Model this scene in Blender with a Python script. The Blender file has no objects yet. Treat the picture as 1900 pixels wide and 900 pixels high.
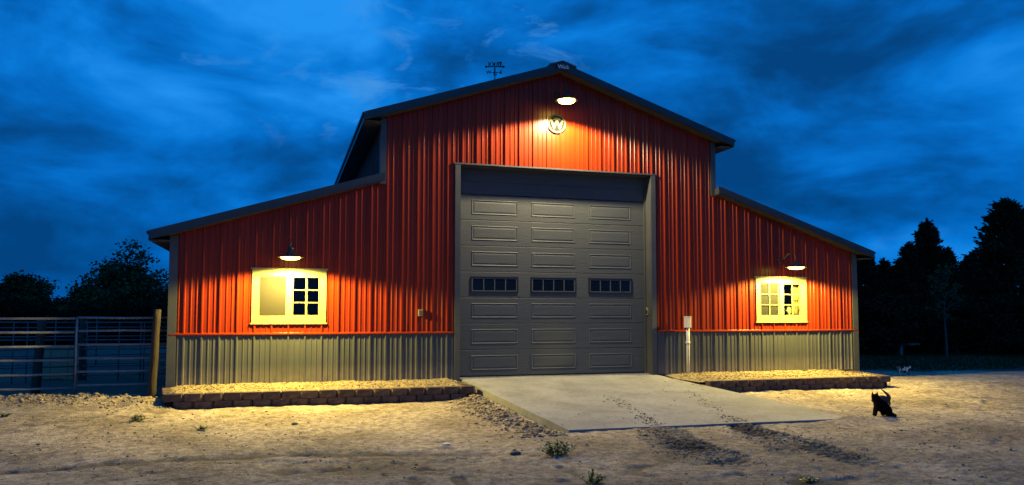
import bpy, bmesh, math, random
import numpy as np
from mathutils import Vector, Matrix

random.seed(7)
rng = np.random.default_rng(7)
S = bpy.context.scene
COL = S.collection
R_ = math.radians

# ------------------------------------------------------------------ camera
cam_d = bpy.data.cameras.new('camera')
cam = bpy.data.objects.new('camera', cam_d)
COL.objects.link(cam)
Rv = Vector((0.95786, -0.28724, 0.00072)); Uv = Vector((-0.01833, -0.05862, 0.99811)); Fv = Vector((0.28665, 0.95606, 0.06141))
m3 = Matrix((Rv, Uv, -Fv)).transposed()
cam.matrix_world = Matrix.Translation((-5.5421, -15.0465, 1.3047)) @ m3.to_4x4()
cam_d.sensor_width = 36.0
cam_d.lens = 1412.46 / 1900 * 36.0
cam_d.shift_y = 44.9 / 1900
cam_d.clip_end = 3000
S.camera = cam

# ------------------------------------------------------------------ dusk sky (world)
W = bpy.data.worlds.new('World'); S.world = W; W.use_nodes = True
wt = W.node_tree; wt.nodes.clear()
def wn(t, **k):
    n = wt.nodes.new(t)
    for a, b in k.items(): setattr(n, a, b)
    return n
SKY_OFFSET = (8.22, 3.66, 5.4)
w_out = wn('ShaderNodeOutputWorld'); w_bg = wn('ShaderNodeBackground'); w_bg.inputs[1].default_value = .80
w_tc = wn('ShaderNodeTexCoord'); w_map = wn('ShaderNodeMapping')
w_map.inputs['Scale'].default_value = (1.0, 1.0, 2.2); w_map.inputs['Location'].default_value = SKY_OFFSET
wt.links.new(w_tc.outputs['Generated'], w_map.inputs['Vector'])
def sky_noise(scale, detail, rough, dist, off=0.0):
    n = wn('ShaderNodeTexNoise', noise_dimensions='4D'); n.inputs['W'].default_value = off
    n.inputs['Scale'].default_value = scale; n.inputs['Detail'].default_value = detail; n.inputs['Roughness'].default_value = rough; n.inputs['Distortion'].default_value = dist
    wt.links.new(w_map.outputs[0], n.inputs['Vector']); return n.outputs[0]
def sky_math(op, a, b, c=None):
    n = wn('ShaderNodeMath', operation=op)
    for k, v in enumerate((a, b, c)):
        if v is None: continue
        if isinstance(v, (int, float)): n.inputs[k].default_value = v
        else: wt.links.new(v, n.inputs[k])
    return n.outputs[0]
def sky_ramp(src, stops):
    r = wn('ShaderNodeValToRGB'); el = r.color_ramp.elements
    while len(el) < len(stops): el.new(.5)
    for q, (p, c) in zip(el, stops): q.position = p; q.color = (*c, 1)
    wt.links.new(src, r.inputs[0]); return r.outputs[0]
big = sky_noise(1.7, 3, .5, .3, 0.0); med = sky_noise(4.4, 9, .55, .38, 3.0)
dens = sky_math('MULTIPLY_ADD', med, .72, sky_math('MULTIPLY', big, .44))
body_c = sky_ramp(dens, [(.47, (.0008, .068, .265)), (.53, (.0008, .108, .42)), (.580, (.0010, .165, .64)), (.640, (.0030, .24, .86)), (.74, (.020, .36, 1.1))])
wisp = sky_math('MULTIPLY', sky_ramp(sky_noise(8.5, 10, .62, .7, 7.0), [(.56, (0, 0, 0)), (.74, (1, 1, 1))]), sky_ramp(big, [(.46, (0, 0, 0)), (.60, (1, 1, 1))]))
mx = wn('ShaderNodeMixRGB'); mx.inputs[2].default_value = (.07, .37, .93, 1)
wt.links.new(wisp, mx.inputs[0]); wt.links.new(body_c, mx.inputs[1])
# twilight sky behind the clouds
sky = wn('ShaderNodeTexSky', sky_type='NISHITA'); sky.sun_disc = False
sky.sun_elevation = R_(-4.0); sky.sun_rotation = R_(200)
add = wn('ShaderNodeMixRGB', blend_type='ADD'); add.inputs[0].default_value = .05
wt.links.new(mx.outputs[0], add.inputs[1]); wt.links.new(sky.outputs[0], add.inputs[2])
wt.links.new(add.outputs[0], w_bg.inputs[0]); wt.links.new(w_bg.outputs[0], w_out.inputs[0])

# ------------------------------------------------------------------ last afterglow, very soft
sun_d = bpy.data.lights.new('sun', 'SUN'); sun_d.energy = 0.03; sun_d.angle = R_(60); sun_d.color = (1, .86, .74)
sun = bpy.data.objects.new('sun', sun_d); COL.objects.link(sun)
sun.rotation_euler = (R_(48), 0, R_(-20))

S.view_settings.view_transform = 'Standard'; S.view_settings.look = 'None'
S.view_settings.exposure = 0; S.view_settings.gamma = 1
try: S.view_settings.use_curve_mapping = False
except Exception: pass
LAMP_WALL, LAMP_GABLE = 1600.0, 1480.0       # watts of each lamp's beam
LAMP_COL = (1.0, .74, .14); GABLE_COL = (1.0, .80, .43)

# ------------------------------------------------------------------ materials
MATS = {}
def mat(name, col, rough=.6, col2=None, scale=8, bump=0, bscale=40, metal=0, spec=.5, stretch=None, detail=6, contrast=(.35, .65)):
    if name in MATS: return MATS[name]
    m = bpy.data.materials.new(name); m.use_nodes = True; t = m.node_tree; b = t.nodes['Principled BSDF']
    b.inputs['Roughness'].default_value = rough; b.inputs['Metallic'].default_value = metal
    b.inputs['Specular IOR Level'].default_value = spec
    tc = t.nodes.new('ShaderNodeTexCoord'); mp = t.nodes.new('ShaderNodeMapping')
    t.links.new(tc.outputs['Object'], mp.inputs[0])
    if stretch: mp.inputs['Scale'].default_value = stretch
    if col2:
        n = t.nodes.new('ShaderNodeTexNoise'); n.inputs['Scale'].default_value = scale; n.inputs['Detail'].default_value = detail
        n.inputs['Roughness'].default_value = .62
        r = t.nodes.new('ShaderNodeValToRGB'); r.color_ramp.elements[0].position, r.color_ramp.elements[1].position = contrast
        r.color_ramp.elements[0].color = (*col, 1); r.color_ramp.elements[1].color = (*col2, 1)
        t.links.new(mp.outputs[0], n.inputs['Vector']); t.links.new(n.outputs[0], r.inputs[0]); t.links.new(r.outputs[0], b.inputs['Base Color'])
    else:
        b.inputs['Base Color'].default_value = (*col, 1)
    if bump:
        n = t.nodes.new('ShaderNodeTexNoise'); n.inputs['Scale'].default_value = bscale; n.inputs['Detail'].default_value = 5
        bp = t.nodes.new('ShaderNodeBump'); bp.inputs['Strength'].default_value = bump; bp.inputs['Distance'].default_value = .02
        t.links.new(mp.outputs[0], n.inputs['Vector']); t.links.new(n.outputs[0], bp.inputs['Height']); t.links.new(bp.outputs[0], b.inputs['Normal'])
    MATS[name] = m; return m

def vary(m, lo, hi, dust=None):
    t = m.node_tree; b = t.nodes['Principled BSDF']; src = b.inputs['Base Color'].links[0].from_socket
    oi = t.nodes.new('ShaderNodeObjectInfo'); mr = t.nodes.new('ShaderNodeMapRange'); mr.inputs['To Min'].default_value = lo; mr.inputs['To Max'].default_value = hi
    t.links.new(oi.outputs['Random'], mr.inputs['Value']); mu = t.nodes.new('ShaderNodeMixRGB'); mu.blend_type = 'MULTIPLY'; mu.inputs[0].default_value = 1
    t.links.new(src, mu.inputs[1]); t.links.new(mr.outputs[0], mu.inputs[2]); out = mu.outputs[0]
    if dust:
        tc = t.nodes.new('ShaderNodeTexCoord'); sp = t.nodes.new('ShaderNodeSeparateXYZ'); t.links.new(tc.outputs['Object'], sp.inputs[0])
        f = t.nodes.new('ShaderNodeMapRange'); f.inputs['From Min'].default_value = .35; f.inputs['From Max'].default_value = 0; t.links.new(sp.outputs['Z'], f.inputs['Value'])
        n = t.nodes.new('ShaderNodeTexNoise'); n.inputs['Scale'].default_value = 7; n.inputs['Detail'].default_value = 8; t.links.new(tc.outputs['Object'], n.inputs['Vector'])
        k = t.nodes.new('ShaderNodeMath'); k.operation = 'MULTIPLY'; t.links.new(f.outputs[0], k.inputs[0]); t.links.new(n.outputs[0], k.inputs[1])
        mm = t.nodes.new('ShaderNodeMixRGB'); t.links.new(k.outputs[0], mm.inputs[0]); t.links.new(out, mm.inputs[1]); mm.inputs[2].default_value = (*dust, 1); out = mm.outputs[0]
    t.links.new(out, b.inputs['Base Color'])
RED = mat('red_steel', (.155, .0150, .0006), .33, (.185, .0180, .0008), 3, .05, 3, spec=.26, stretch=(1, 1, .25))
GREY = mat('grey_steel', (.050, .056, .062), .36, (.060, .067, .073), 3, .05, 3, stretch=(1, 1, .25))
vary(RED, .88, 1.10); vary(GREY, .90, 1.10, (.22, .19, .15))
TRIM = mat('grey_trim', (.044, .048, .052), .42, (.054, .058, .062), 5)
FASCIA = mat('fascia_steel', (.026, .029, .033), .38, (.033, .036, .041), 5)
DOORM = mat('door_steel', (.055, .062, .068), .58, (.064, .072, .078), 4, .22, 26, spec=.35, stretch=(.25, 1, 3.0))
ROOFM = mat('roof_steel', (.030, .034, .038), .4, (.04, .044, .049), 4)
SOFFIT = mat('soffit', (.035, .036, .036), .6, (.045, .046, .045), 6)
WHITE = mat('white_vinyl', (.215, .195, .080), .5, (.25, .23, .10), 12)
BLACKP = mat('black_plastic', (.008, .008, .008), .4)
LAMPBODY = mat('lamp_black', (.012, .012, .013), .35)
DARK = mat('interior_dark', (.035, .03, .026), .8, (.05, .042, .035), 2)
SCREEN = mat('insect_screen', (.0075, .006, .0028), .85, (.010, .008, .004), 30)
SCREEN2 = mat('insect_screen_behind_glass', (.010, .0082, .0042), .85, (.013, .0108, .0056), 30)
CURTAIN = mat('curtain', (.16, .12, .04), .85, (.20, .155, .055), 6)
BLOCKS = [mat('block_%d' % i, c1, .9, c2, 9, .5, 45) for i, (c1, c2) in enumerate([((.052, .033, .028), (.10, .064, .054)), ((.062, .040, .032), (.11, .076, .062)), ((.044, .030, .027), (.08, .055, .047))])]
WOOD = mat('old_wood', (.016, .011, .0065), .9, (.036, .025, .016), 7, .6, 12, stretch=(4, 4, .5))
DARKWOOD = mat('tarred_wood', (.035, .028, .022), .9, (.06, .045, .035), 7, .5, 12, stretch=(4, 4, .5))
PIPE = mat('galvanised_pipe', (.14, .142, .145), .55, (.20, .202, .206), 9)
PIPED = mat('painted_pipe', (.07, .08, .09), .55, (.11, .12, .135), 9, metal=.2)
BARK = mat('bark', (.05, .038, .028), .9, (.09, .07, .05), 9, .5, 20)
PALEBARK = mat('pale_bark', (.055, .052, .048), .85, (.08, .076, .07), 9, .4, 20)
CEDAR = mat('cedar_green', (.011, .025, .013), .9, (.026, .045, .020), 1.2, spec=.1)
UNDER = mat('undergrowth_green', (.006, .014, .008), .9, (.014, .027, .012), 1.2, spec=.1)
LEAF = mat('leaf_green', (.022, .050, .018), .8, (.045, .085, .028), .9, spec=.15)
WEEDM = mat('weed_green', (.05, .10, .025), .6, (.10, .17, .05), 12)
GRASSM = mat('lawn_grass', (.014, .036, .012), .9, (.030, .060, .02), .6, spec=.1)
BULB = bpy.data.materials.new('lamp_lens'); BULB.use_nodes = True

def glass_mat():
    m = bpy.data.materials.new('window_glass'); m.use_nodes = True; t = m.node_tree; t.nodes.clear()
    o = t.nodes.new('ShaderNodeOutputMaterial'); mi = t.nodes.new('ShaderNodeMixShader'); lw = t.nodes.new('ShaderNodeLayerWeight'); lw.inputs[0].default_value = .5
    pw = t.nodes.new('ShaderNodeMath'); pw.operation = 'POWER'; pw.inputs[1].default_value = 4.0; t.links.new(lw.outputs['Facing'], pw.inputs[0])
    f = t.nodes.new('ShaderNodeMath'); f.operation = 'MULTIPLY_ADD'; f.inputs[1].default_value = .9; f.inputs[2].default_value = .025; t.links.new(pw.outputs[0], f.inputs[0])
    tr = t.nodes.new('ShaderNodeBsdfTransparent'); tr.inputs[0].default_value = (.75, .8, .78, 1)
    g = t.nodes.new('ShaderNodeBsdfGlossy'); g.inputs['Roughness'].default_value = .02
    t.links.new(f.outputs[0], mi.inputs[0]); t.links.new(tr.outputs[0], mi.inputs[1]); t.links.new(g.outputs[0], mi.inputs[2]); t.links.new(mi.outputs[0], o.inputs[0])
    return m
GLASS = glass_mat()

def lens_mat(name, strength):
    m = bpy.data.materials.new(name); m.use_nodes = True; t = m.node_tree; t.nodes.clear()
    o = t.nodes.new('ShaderNodeOutputMaterial'); em = t.nodes.new('ShaderNodeEmission')
    em.inputs[0].default_value = (*LAMP_COL, 1); em.inputs[1].default_value = strength
    t.links.new(em.outputs[0], o.inputs[0]); return m

# ------------------------------------------------------------------ mesh helpers
class MB:
    def __init__(s): s.v = []; s.f = []
    def quad(s, *p):
        i = len(s.v); s.v += [tuple(q) for q in p]; s.f.append(tuple(range(i, i + len(p)))); return s
    def box(s, x0, x1, y0, y1, z0, z1):
        i = len(s.v)
        s.v += [(x0, y0, z0), (x1, y0, z0), (x1, y1, z0), (x0, y1, z0), (x0, y0, z1), (x1, y0, z1), (x1, y1, z1), (x0, y1, z1)]
        s.f += [tuple(i + k for k in q) for q in ((0, 3, 2, 1), (4, 5, 6, 7), (0, 1, 5, 4), (1, 2, 6, 5), (2, 3, 7, 6), (3, 0, 4, 7))]
        return s
    def prism(s, poly, a0, a1, axis='y'):
        """poly: list of 2-D points (x,z) extruded along y, or (y,z) extruded along x"""
        n = len(poly); i = len(s.v)
        for a in (a0, a1):
            for p in poly: s.v.append((p[0], a, p[1]) if axis == 'y' else ((a, p[0], p[1]) if axis == 'x' else (p[0], p[1], a)))
        s.f.append(tuple(i + k for k in range(n))); s.f.append(tuple(i + n + k for k in reversed(range(n))))
        for k in range(n): s.f.append((i + k, i + n + k, i + n + (k + 1) % n, i + (k + 1) % n))
        return s
    def tube(s, pts, rad, seg=10, cap=True):
        pts = [Vector(p) for p in pts]
        rads = rad if isinstance(rad, (list, tuple)) else [rad] * len(pts)
        prev = None; rings = []
        for k, p in enumerate(pts):
            d = (pts[min(k + 1, len(pts) - 1)] - pts[max(k - 1, 0)]).normalized()
            if prev is None:
                a = d.cross(Vector((0, 0, 1)) if abs(d.z) < .9 else Vector((1, 0, 0))).normalized()
            else:
                a = (prev - d * prev.dot(d)).normalized()
            prev = a; b = d.cross(a); i = len(s.v); rings.append(i)
            for j in range(seg):
                t = 2 * math.pi * j / seg
                s.v.append(tuple(p + (a * math.cos(t) + b * math.sin(t)) * rads[k]))
        for q in range(len(rings) - 1):
            for j in range(seg):
                s.f.append((rings[q] + j, rings[q] + (j + 1) % seg, rings[q + 1] + (j + 1) % seg, rings[q + 1] + j))
        if cap:
            s.f.append(tuple(rings[0] + j for j in reversed(range(seg)))); s.f.append(tuple(rings[-1] + j for j in range(seg)))
        return s
    def lathe(s, prof, seg=24, c=(0, 0, 0)):
        """prof: list of (r, z)"""
        rings = []
        for r, z in prof:
            i = len(s.v); rings.append(i)
            for j in range(seg):
                t = 2 * math.pi * j / seg; s.v.append((c[0] + r * math.cos(t), c[1] + r * math.sin(t), c[2] + z))
        for q in range(len(rings) - 1):
            for j in range(seg):
                s.f.append((rings[q] + j, rings[q] + (j + 1) % seg, rings[q + 1] + (j + 1) % seg, rings[q + 1] + j))
        return s
    def mesh(s, name, m=None, smooth=False):
        me = bpy.data.meshes.new(name); me.from_pydata(s.v, [], s.f); me.validate()
        if m: me.materials.append(m)
        if smooth: me.polygons.foreach_set('use_smooth', [True] * len(me.polygons))
        me.update(); return me
    def build(s, name, m=None, parent=None, smooth=False, loc=None):
        return link(name, s.mesh(name, m, smooth), parent, loc)

def link(name, me, parent=None, loc=None, rot=None):
    o = bpy.data.objects.new(name, me); COL.objects.link(o)
    if parent: o.parent = parent
    if loc: o.location = loc
    if rot: o.rotation_euler = rot
    return o
def np_mesh(name, v, f, m, smooth=False):
    """v (n,3); f (k,4) or (k,3)"""
    me = bpy.data.meshes.new(name); k = f.shape[1]
    me.vertices.add(len(v)); me.vertices.foreach_set('co', np.ascontiguousarray(v, np.float32).ravel())
    me.loops.add(f.size); me.loops.foreach_set('vertex_index', np.ascontiguousarray(f, np.int32).ravel())
    me.polygons.add(len(f)); me.polygons.foreach_set('loop_start', np.arange(0, f.size, k, dtype=np.int32))
    me.polygons.foreach_set('loop_total', np.full(len(f), k, np.int32))
    if smooth: me.polygons.foreach_set('use_smooth', np.ones(len(f), bool))
    me.materials.append(m); me.update(calc_edges=True); return me
def tag(o, label=None, cat=None, group=None, kind=None):
    if label: o['label'] = label
    if cat: o['category'] = cat
    if group: o['group'] = group
    if kind: o['kind'] = kind
    return o
def thing(name, label, cat, loc=(0, 0, 0), rz=0, group=None):
    o = bpy.data.objects.new(name, None); COL.objects.link(o); o.location = loc; o.rotation_euler = (0, 0, rz); o.empty_display_size = .2
    return tag(o, label, cat, group)

# ------------------------------------------------------------------ terrain
def _h(ix, iy, seed):
    n = (ix.astype(np.int64) * 374761393 + iy.astype(np.int64) * 668265263 + seed * 974634541) & 0xffffffff
    n = ((n ^ (n >> 13)) * 1274126177) & 0xffffffff
    return ((n ^ (n >> 16)) & 0xffff) / 65535.0
def vn(x, y, sc, seed=0):
    x = np.asarray(x, float) * sc; y = np.asarray(y, float) * sc
    ix = np.floor(x); iy = np.floor(y); fx = x - ix; fy = y - iy; fx = fx * fx * (3 - 2 * fx); fy = fy * fy * (3 - 2 * fy)
    a = _h(ix, iy, seed); b = _h(ix + 1, iy, seed); c = _h(ix, iy + 1, seed); d = _h(ix + 1, iy + 1, seed)
    return (a * (1 - fx) + b * fx) * (1 - fy) + (c * (1 - fx) + d * fx) * fy
def sst(a, b, x):
    t = np.clip((x - a) / (b - a), 0, 1); return t * t * (3 - 2 * t)
def seg_coords(x, y, p, q):
    dx, dy = q[0] - p[0], q[1] - p[1]; L = math.hypot(dx, dy); dx /= L; dy /= L
    return (x - p[0]) * dx + (y - p[1]) * dy, (x - p[0]) * -dy + (y - p[1]) * dx, L
TRACKS = [((-.36, -5.0), (-.76, -8.4), .27, 1.15), ((1.00, -4.9), (.68, -8.5), .26, 1.15), ((.92, -5.05), (.10, -7.7), .20, .7), ((-.62, -5.15), (-1.20, -7.6), .20, .6)]
SLAB = [(-2.11, .25, .0), (2.19, .25, .0), (2.97, -5.15, -.31), (-1.72, -5.05, -.31)]
def slab_left(y): return -2.11 + .39 * (.25 - y) / 5.3
def slab_right(y): return 2.19 + .78 * (.25 - y) / 5.4
def slab_z(y): return -.31 * (.25 - y) / 5.35
def base_h(x, y):
    x = np.asarray(x, float); y = np.asarray(y, float)
    h = -.275 - .085 * sst(-1.6, -4.2, y)
    h = h + .06 * sst(-7.6, -8.6, x) * sst(-2.2, -.4, y) - .07 * sst(-7.6, -8.2, x) * sst(.3, 1.4, y)
    h = h + .02 * sst(7.4, 9.0, x) * sst(-2.5, -.5, y) - .07 * sst(9., 13., x) * sst(0, 3, y)
    return h
def terrain(x, y, fine=True):
    x = np.asarray(x, float); y = np.asarray(y, float)
    h = base_h(x, y)
    damp = np.zeros_like(h)
    yard = np.exp(-((x + 1) / 22.) ** 4) * np.exp(-((y + 4) / 16.) ** 4)
    h = h + yard * ((vn(x, y, .35, 1) - .5) * .05 + (vn(x, y, 1.1, 2) - .5) * .03)
    if fine:
        amp = .35 + .9 * vn(x, y, .6, 9)
        h = h + yard * amp * ((vn(x, y, 3.1, 3) - .5) * .020 + (vn(x, y, 7.3, 4) - .5) * .018 + (vn(x, y, 15., 5) - .5) * .014 + (vn(x, y, 30., 6) - .5) * .007)
    # loose soil banked against the left side of the slab
    sl = slab_left(y); d = sl - x
    run = sst(-.9, -1.6, y) * sst(-5.5, -4.7, y)
    ridge = (slab_z(y) - .13 - h + .02)
    h = h + run * np.clip(ridge, 0, .2) * np.where(d > -.2, np.exp(-np.clip(d - .12, 0, 9) ** 2 / .09), 0)
    rough = run * np.exp(-((d - .3) / .28) ** 2)
    # soil at the slab nose and along its right side
    h = np.where((d < 0) & (x < slab_right(y)) & (y > -5.05) & (y < .3), np.minimum(h, slab_z(y) - .16), h)
    nose = sst(-6.0, -5.15, y) * (y < -5.02) * sst(-2.3, -1.3, x) * sst(4.5, 2.6, x)
    h = h + nose * .012
    rs = x - slab_right(y); rrun = sst(-2.2, -3.2, y) * sst(-5.8, -5., y)
    h = h + np.where(rs > -.1, rrun * np.clip(slab_z(y) - .03 - h, 0, .2) * np.exp(-np.clip(rs, 0, 9) ** 2 / .25), 0)
    # rubble edge along the pen on the left, and dirt heaped at the left end of the bed
    wob = .35 * (vn(x, y, .8, 21) - .5)
    rub = np.exp(-((y - .25 + wob) / .42) ** 2) * sst(-7.55, -8.0, x)
    h = h + rub * .07; rough = rough + rub * 1.0
    heap = np.exp(-(((x + 7.75) / .38) ** 2 + ((y + .75) / .65) ** 2)); h = h + heap * .16; rough += heap * .5
    if fine:
        h = h + rough * ((vn(x, y, 6, 31) - .5) * .07 + (vn(x, y, 13, 32) - .5) * .05)
        # tractor tracks
        for p, q, w, k in TRACKS:
            s, t, L = seg_coords(x, y, p, q); t = t + .05 * (vn(s, s * 0, .9, 44) - .5)
            m = sst(w * 1.25, w * .7, np.abs(t) + .10 * (vn(x, y, 3.5, 50) - .5)) * sst(0, .15, s) * sst(L, L * .5, s) * k
            lug = np.sin(2 * math.pi * (s * 7.6 + np.abs(t) * 3.6 + .25 * vn(x, y, 3, 45)))
            m2 = m * (.25 + 1.1 * vn(x, y, 1.7, 46)) * (.6 + .6 * vn(x, y, 6, 49))
            h = h + m2 * (-.020 + .030 * np.clip(lug * 1.8, -1, 1) + (vn(x, y, 16, 47) - .5) * .03)
            damp = damp + m2 * (.80 - .30 * np.clip(lug * 1.8, -1, 1) + .4 * (vn(x, y, 14, 48) - .5))
        # wide old rut curving across the foreground
        yr = -5.55 - .115 * np.clip(x + 6.8, 0, 9) ** 1.75 * .6 + .05 * (vn(x, y, .7, 51) - .5)
        m = np.exp(-((y - yr) / .13) ** 2) * sst(-1.5, -4.2, x) ; h = h - m * .030; damp = damp + m * .75
        m = np.exp(-((y - yr + .9) / .35) ** 2) * sst(-1.5, -5, x) * vn(x, y, 1.5, 53); damp = damp + m * .5
        # ring-shaped tyre print on the right
        r = np.hypot((x - 7.45), (y + 4.15) * .75); m = np.exp(-((r - .75) / .07) ** 2) + .7 * np.exp(-((r - .42) / .06) ** 2); m = m * vn(x, y, 3, 57) * sst(-.9, .3, 8 - x + vn(x, y, 2, 3)); h = h - m * .05; damp += m * 1.0
        # scuffs and hoof-sized dents
        q1 = vn(x, y, 2.3, 61); q2 = vn(x, y, 4.2, 62)
        m = sst(.74, .86, q2) * sst(.45, .7, vn(x, y, .5, 63)) * yard; h = h - m * .018; damp += m * .45
        h = h - yard * .014 * sst(.80, .88, q1)
    damp = damp + 1.2 * sst(2.3, 3.4, y + .17 * (x - 9.5) + .8 * (vn(x, y, .7, 91) - .5)) * sst(8.0, 9.5, x)
    cr = np.exp(-(((x - 2.95) / .45) ** 2 + ((y + 5.1) / .26) ** 2)); h = h + cr * np.clip(-.285 + .03 * (vn(x, y, 5, 93) - .5) - h, 0, .2)
    damp = damp + .85 * sst(.5, 1.3, y + .4 * (vn(x, y, 1.2, 99) - .5)) * sst(-7.4, -7.7, x)
    damp = damp + .42 * np.exp(-(((x - .2) / 2.1) ** 4 + ((y + 7.2) / 1.9) ** 4)) * (.4 + .9 * vn(x, y, 1.6, 77)) * (y < -5.02)
    damp = damp + .35 * sst(.55, .8, vn(x, y, .45, 71)) * sst(-4.5, -7.0, y) * yard
    return h, np.clip(damp, 0, 1)
def gz(x, y):
    return float(terrain(np.array([x]), np.array([y]))[0][0])

def graded(lo, hi, a, b, step, grow=1.16):
    mid = np.arange(a, b + step * .5, step); out = list(mid)
    s = step; v = mid[-1]
    while v < hi: s *= grow; v += s; out.append(v)
    s = step; v = a; left = []
    while v > lo: s *= grow; v -= s; left.append(v)
    return np.array(left[::-1] + out)
gx = graded(-450, 500, -11.5, 10.5, .028); gy = graded(-120, 600, -9.9, 1.4, .028)
GX, GY = np.meshgrid(gx, gy)
GH, GD = terrain(GX, GY)
nx, ny = len(gx), len(gy)
idx = np.arange(nx * ny).reshape(ny, nx)
faces = np.stack([idx[:-1, :-1], idx[:-1, 1:], idx[1:, 1:], idx[1:, :-1]], -1).reshape(-1, 4)

SAND = bpy.data.materials.new('sandy_dirt'); SAND.use_nodes = True
t = SAND.node_tree; b = t.nodes['Principled BSDF']; b.inputs['Roughness'].default_value = .95; b.inputs['Specular IOR Level'].default_value = .15
tc = t.nodes.new('ShaderNodeTexCoord')
def tn(sc, det, rough=.6):
    n = t.nodes.new('ShaderNodeTexNoise'); n.inputs['Scale'].default_value = sc; n.inputs['Detail'].default_value = det; n.inputs['Roughness'].default_value = rough
    t.links.new(tc.outputs['Object'], n.inputs['Vector']); return n
def ramp(src, p0, c0, p1, c1):
    r = t.nodes.new('ShaderNodeValToRGB'); r.color_ramp.elements[0].position = p0; r.color_ramp.elements[1].position = p1
    r.color_ramp.elements[0].color = (*c0, 1); r.color_ramp.elements[1].color = (*c1, 1); t.links.new(src, r.inputs[0]); return r
def mixc(fac, a, bb, mode='MIX', f=None):
    n = t.nodes.new('ShaderNodeMixRGB'); n.blend_type = mode
    if f is not None: n.inputs[0].default_value = f
    else: t.links.new(fac, n.inputs[0])
    for k, v in ((1, a), (2, bb)):
        if isinstance(v, tuple): n.inputs[k].default_value = (*v, 1)
        else: t.links.new(v, n.inputs[k])
    return n.outputs[0]
c0 = ramp(tn(.7, 8).outputs[0], .40, (.315, .270, .212), .62, (.53, .462, .372)).outputs[0]
c1 = ramp(tn(9, 8, .7).outputs[0], .42, (.62, .61, .60), .59, (1.16, 1.15, 1.12)).outputs[0]
c2 = mixc(None, c0, c1, 'MULTIPLY', 1.0)
c3 = ramp(tn(30, 5, .75).outputs[0], .54, (1, 1, 1), .65, (.32, .30, .28)).outputs[0]
c4 = mixc(None, c2, c3, 'MULTIPLY', .8)
at_ = t.nodes.new('ShaderNodeAttribute'); at_.attribute_name = 'damp'
c4b = mixc(None, c4, ramp(tn(75, 3, .8).outputs[0], .40, (.72, .70, .68), .62, (1.25, 1.23, 1.2)).outputs[0], 'MULTIPLY', .9)
c5 = mixc(at_.outputs['Fac'], c4b, (.085, .070, .052))
t.links.new(c5, b.inputs['Base Color'])
bp_ = t.nodes.new('ShaderNodeBump'); bp_.inputs['Strength'].default_value = .9; bp_.inputs['Distance'].default_value = .045
t.links.new(tn(26, 7, .72).outputs[0], bp_.inputs['Height']); t.links.new(bp_.outputs[0], b.inputs['Normal'])

gme = np_mesh('ground', np.stack([GX, GY, GH], -1).reshape(-1, 3), faces, SAND, True)
da = gme.attributes.new('damp', 'FLOAT', 'POINT'); da.data.foreach_set('value', GD.astype(np.float32).ravel())
ground = tag(link('ground', gme), 'bare sandy yard of packed dirt with ruts', kind='structure')

# concrete ramp
CONC = bpy.data.materials.new('concrete'); CONC.use_nodes = True
t = CONC.node_tree; b = t.nodes['Principled BSDF']; b.inputs['Roughness'].default_value = .85; b.inputs['Specular IOR Level'].default_value = .3
tc = t.nodes.new('ShaderNodeTexCoord')
k0 = ramp(tn(1.3, 9, .62).outputs[0], .36, (.165, .172, .190), .64, (.265, .274, .298)).outputs[0]
k1 = mixc(None, k0, ramp(tn(14, 8, .7).outputs[0], .38, (.80, .79, .77), .64, (1.06, 1.06, 1.06)).outputs[0], 'MULTIPLY', 1.0)
k2 = mixc(ramp(tn(2.6, 10, .72).outputs[0], .55, (0, 0, 0), .72, (.75, .75, .75)).outputs[0], k1, (.17, .155, .14))
t.links.new(k2, b.inputs['Base Color'])
bq = t.nodes.new('ShaderNodeBump'); bq.inputs['Strength'].default_value = .3; bq.inputs['Distance'].default_value = .01
t.links.new(tn(70, 5).outputs[0], bq.inputs['Height']); t.links.new(bq.outputs[0], b.inputs['Normal'])
bm = bmesh.new()
ns, nt = 14, 30
grid = []
for j in range(nt + 1):
    fy = j / nt; row = []
    for i in range(ns + 1):
        fx = i / ns
        x = (SLAB[0][0] * (1 - fx) + SLAB[1][0] * fx) * (1 - fy) + (SLAB[3][0] * (1 - fx) + SLAB[2][0] * fx) * fy
        y = .25 * (1 - fy) + (SLAB[3][1] * (1 - fx) + SLAB[2][1] * fx) * fy
        z = slab_z(y) + .004 * (random.random() - .5) * (0 < i < ns)
        row.append(bm.verts.new((x, y, z)))
    grid.append(row)
for j in range(nt):
    for i in range(ns): bm.faces.new((grid[j][i], grid[j + 1][i], grid[j + 1][i + 1], grid[j][i + 1]))
edge = grid[0] + [r[-1] for r in grid[1:]] + grid[-1][-2::-1] + [r[0] for r in grid[-2:0:-1]]
low = [bm.verts.new((v.co.x, v.co.y, v.co.z - .17)) for v in edge]
for k in range(len(edge)):
    k2 = (k + 1) % len(edge); bm.faces.new((edge[k], edge[k2], low[k2], low[k]))
bmesh.ops.recalc_face_normals(bm, faces=bm.faces)
me = bpy.data.meshes.new('driveway'); bm.to_mesh(me); bm.free(); me.materials.append(CONC)
tag(link('driveway', me), 'pale concrete ramp sloping down from the garage door', kind='structure')

# ------------------------------------------------------------------ the barn
C_, L_, OV = 3.723, 7.51, .25
EX, ZE, ZA = 4.09, 5.21, 6.565                # upper roof edge, eave and apex (top of fascia)
WXO, ZO = 7.85, 2.77                          # wing roof edge
ZI = {-1: 4.03, 1: 4.12}                      # wing roof height at the tall wall
BACK = 14.0; TH = .13; DW = 2.13; DH = 4.32; WZ = .925
def up_z(x): return ZA - (ZA - ZE) * abs(x) / EX
def wing_z(x):
    s = -1 if x < 0 else 1; return ZI[s] + (ZO - ZI[s]) * (abs(x) - C_) / (WXO - C_)
def wall_top(x): return (up_z(x) if abs(x) <= C_ else wing_z(x)) - TH
barn = thing('barn', 'red steel barn with grey wainscot, raised centre and two lean-to wings', 'barn')

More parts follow.
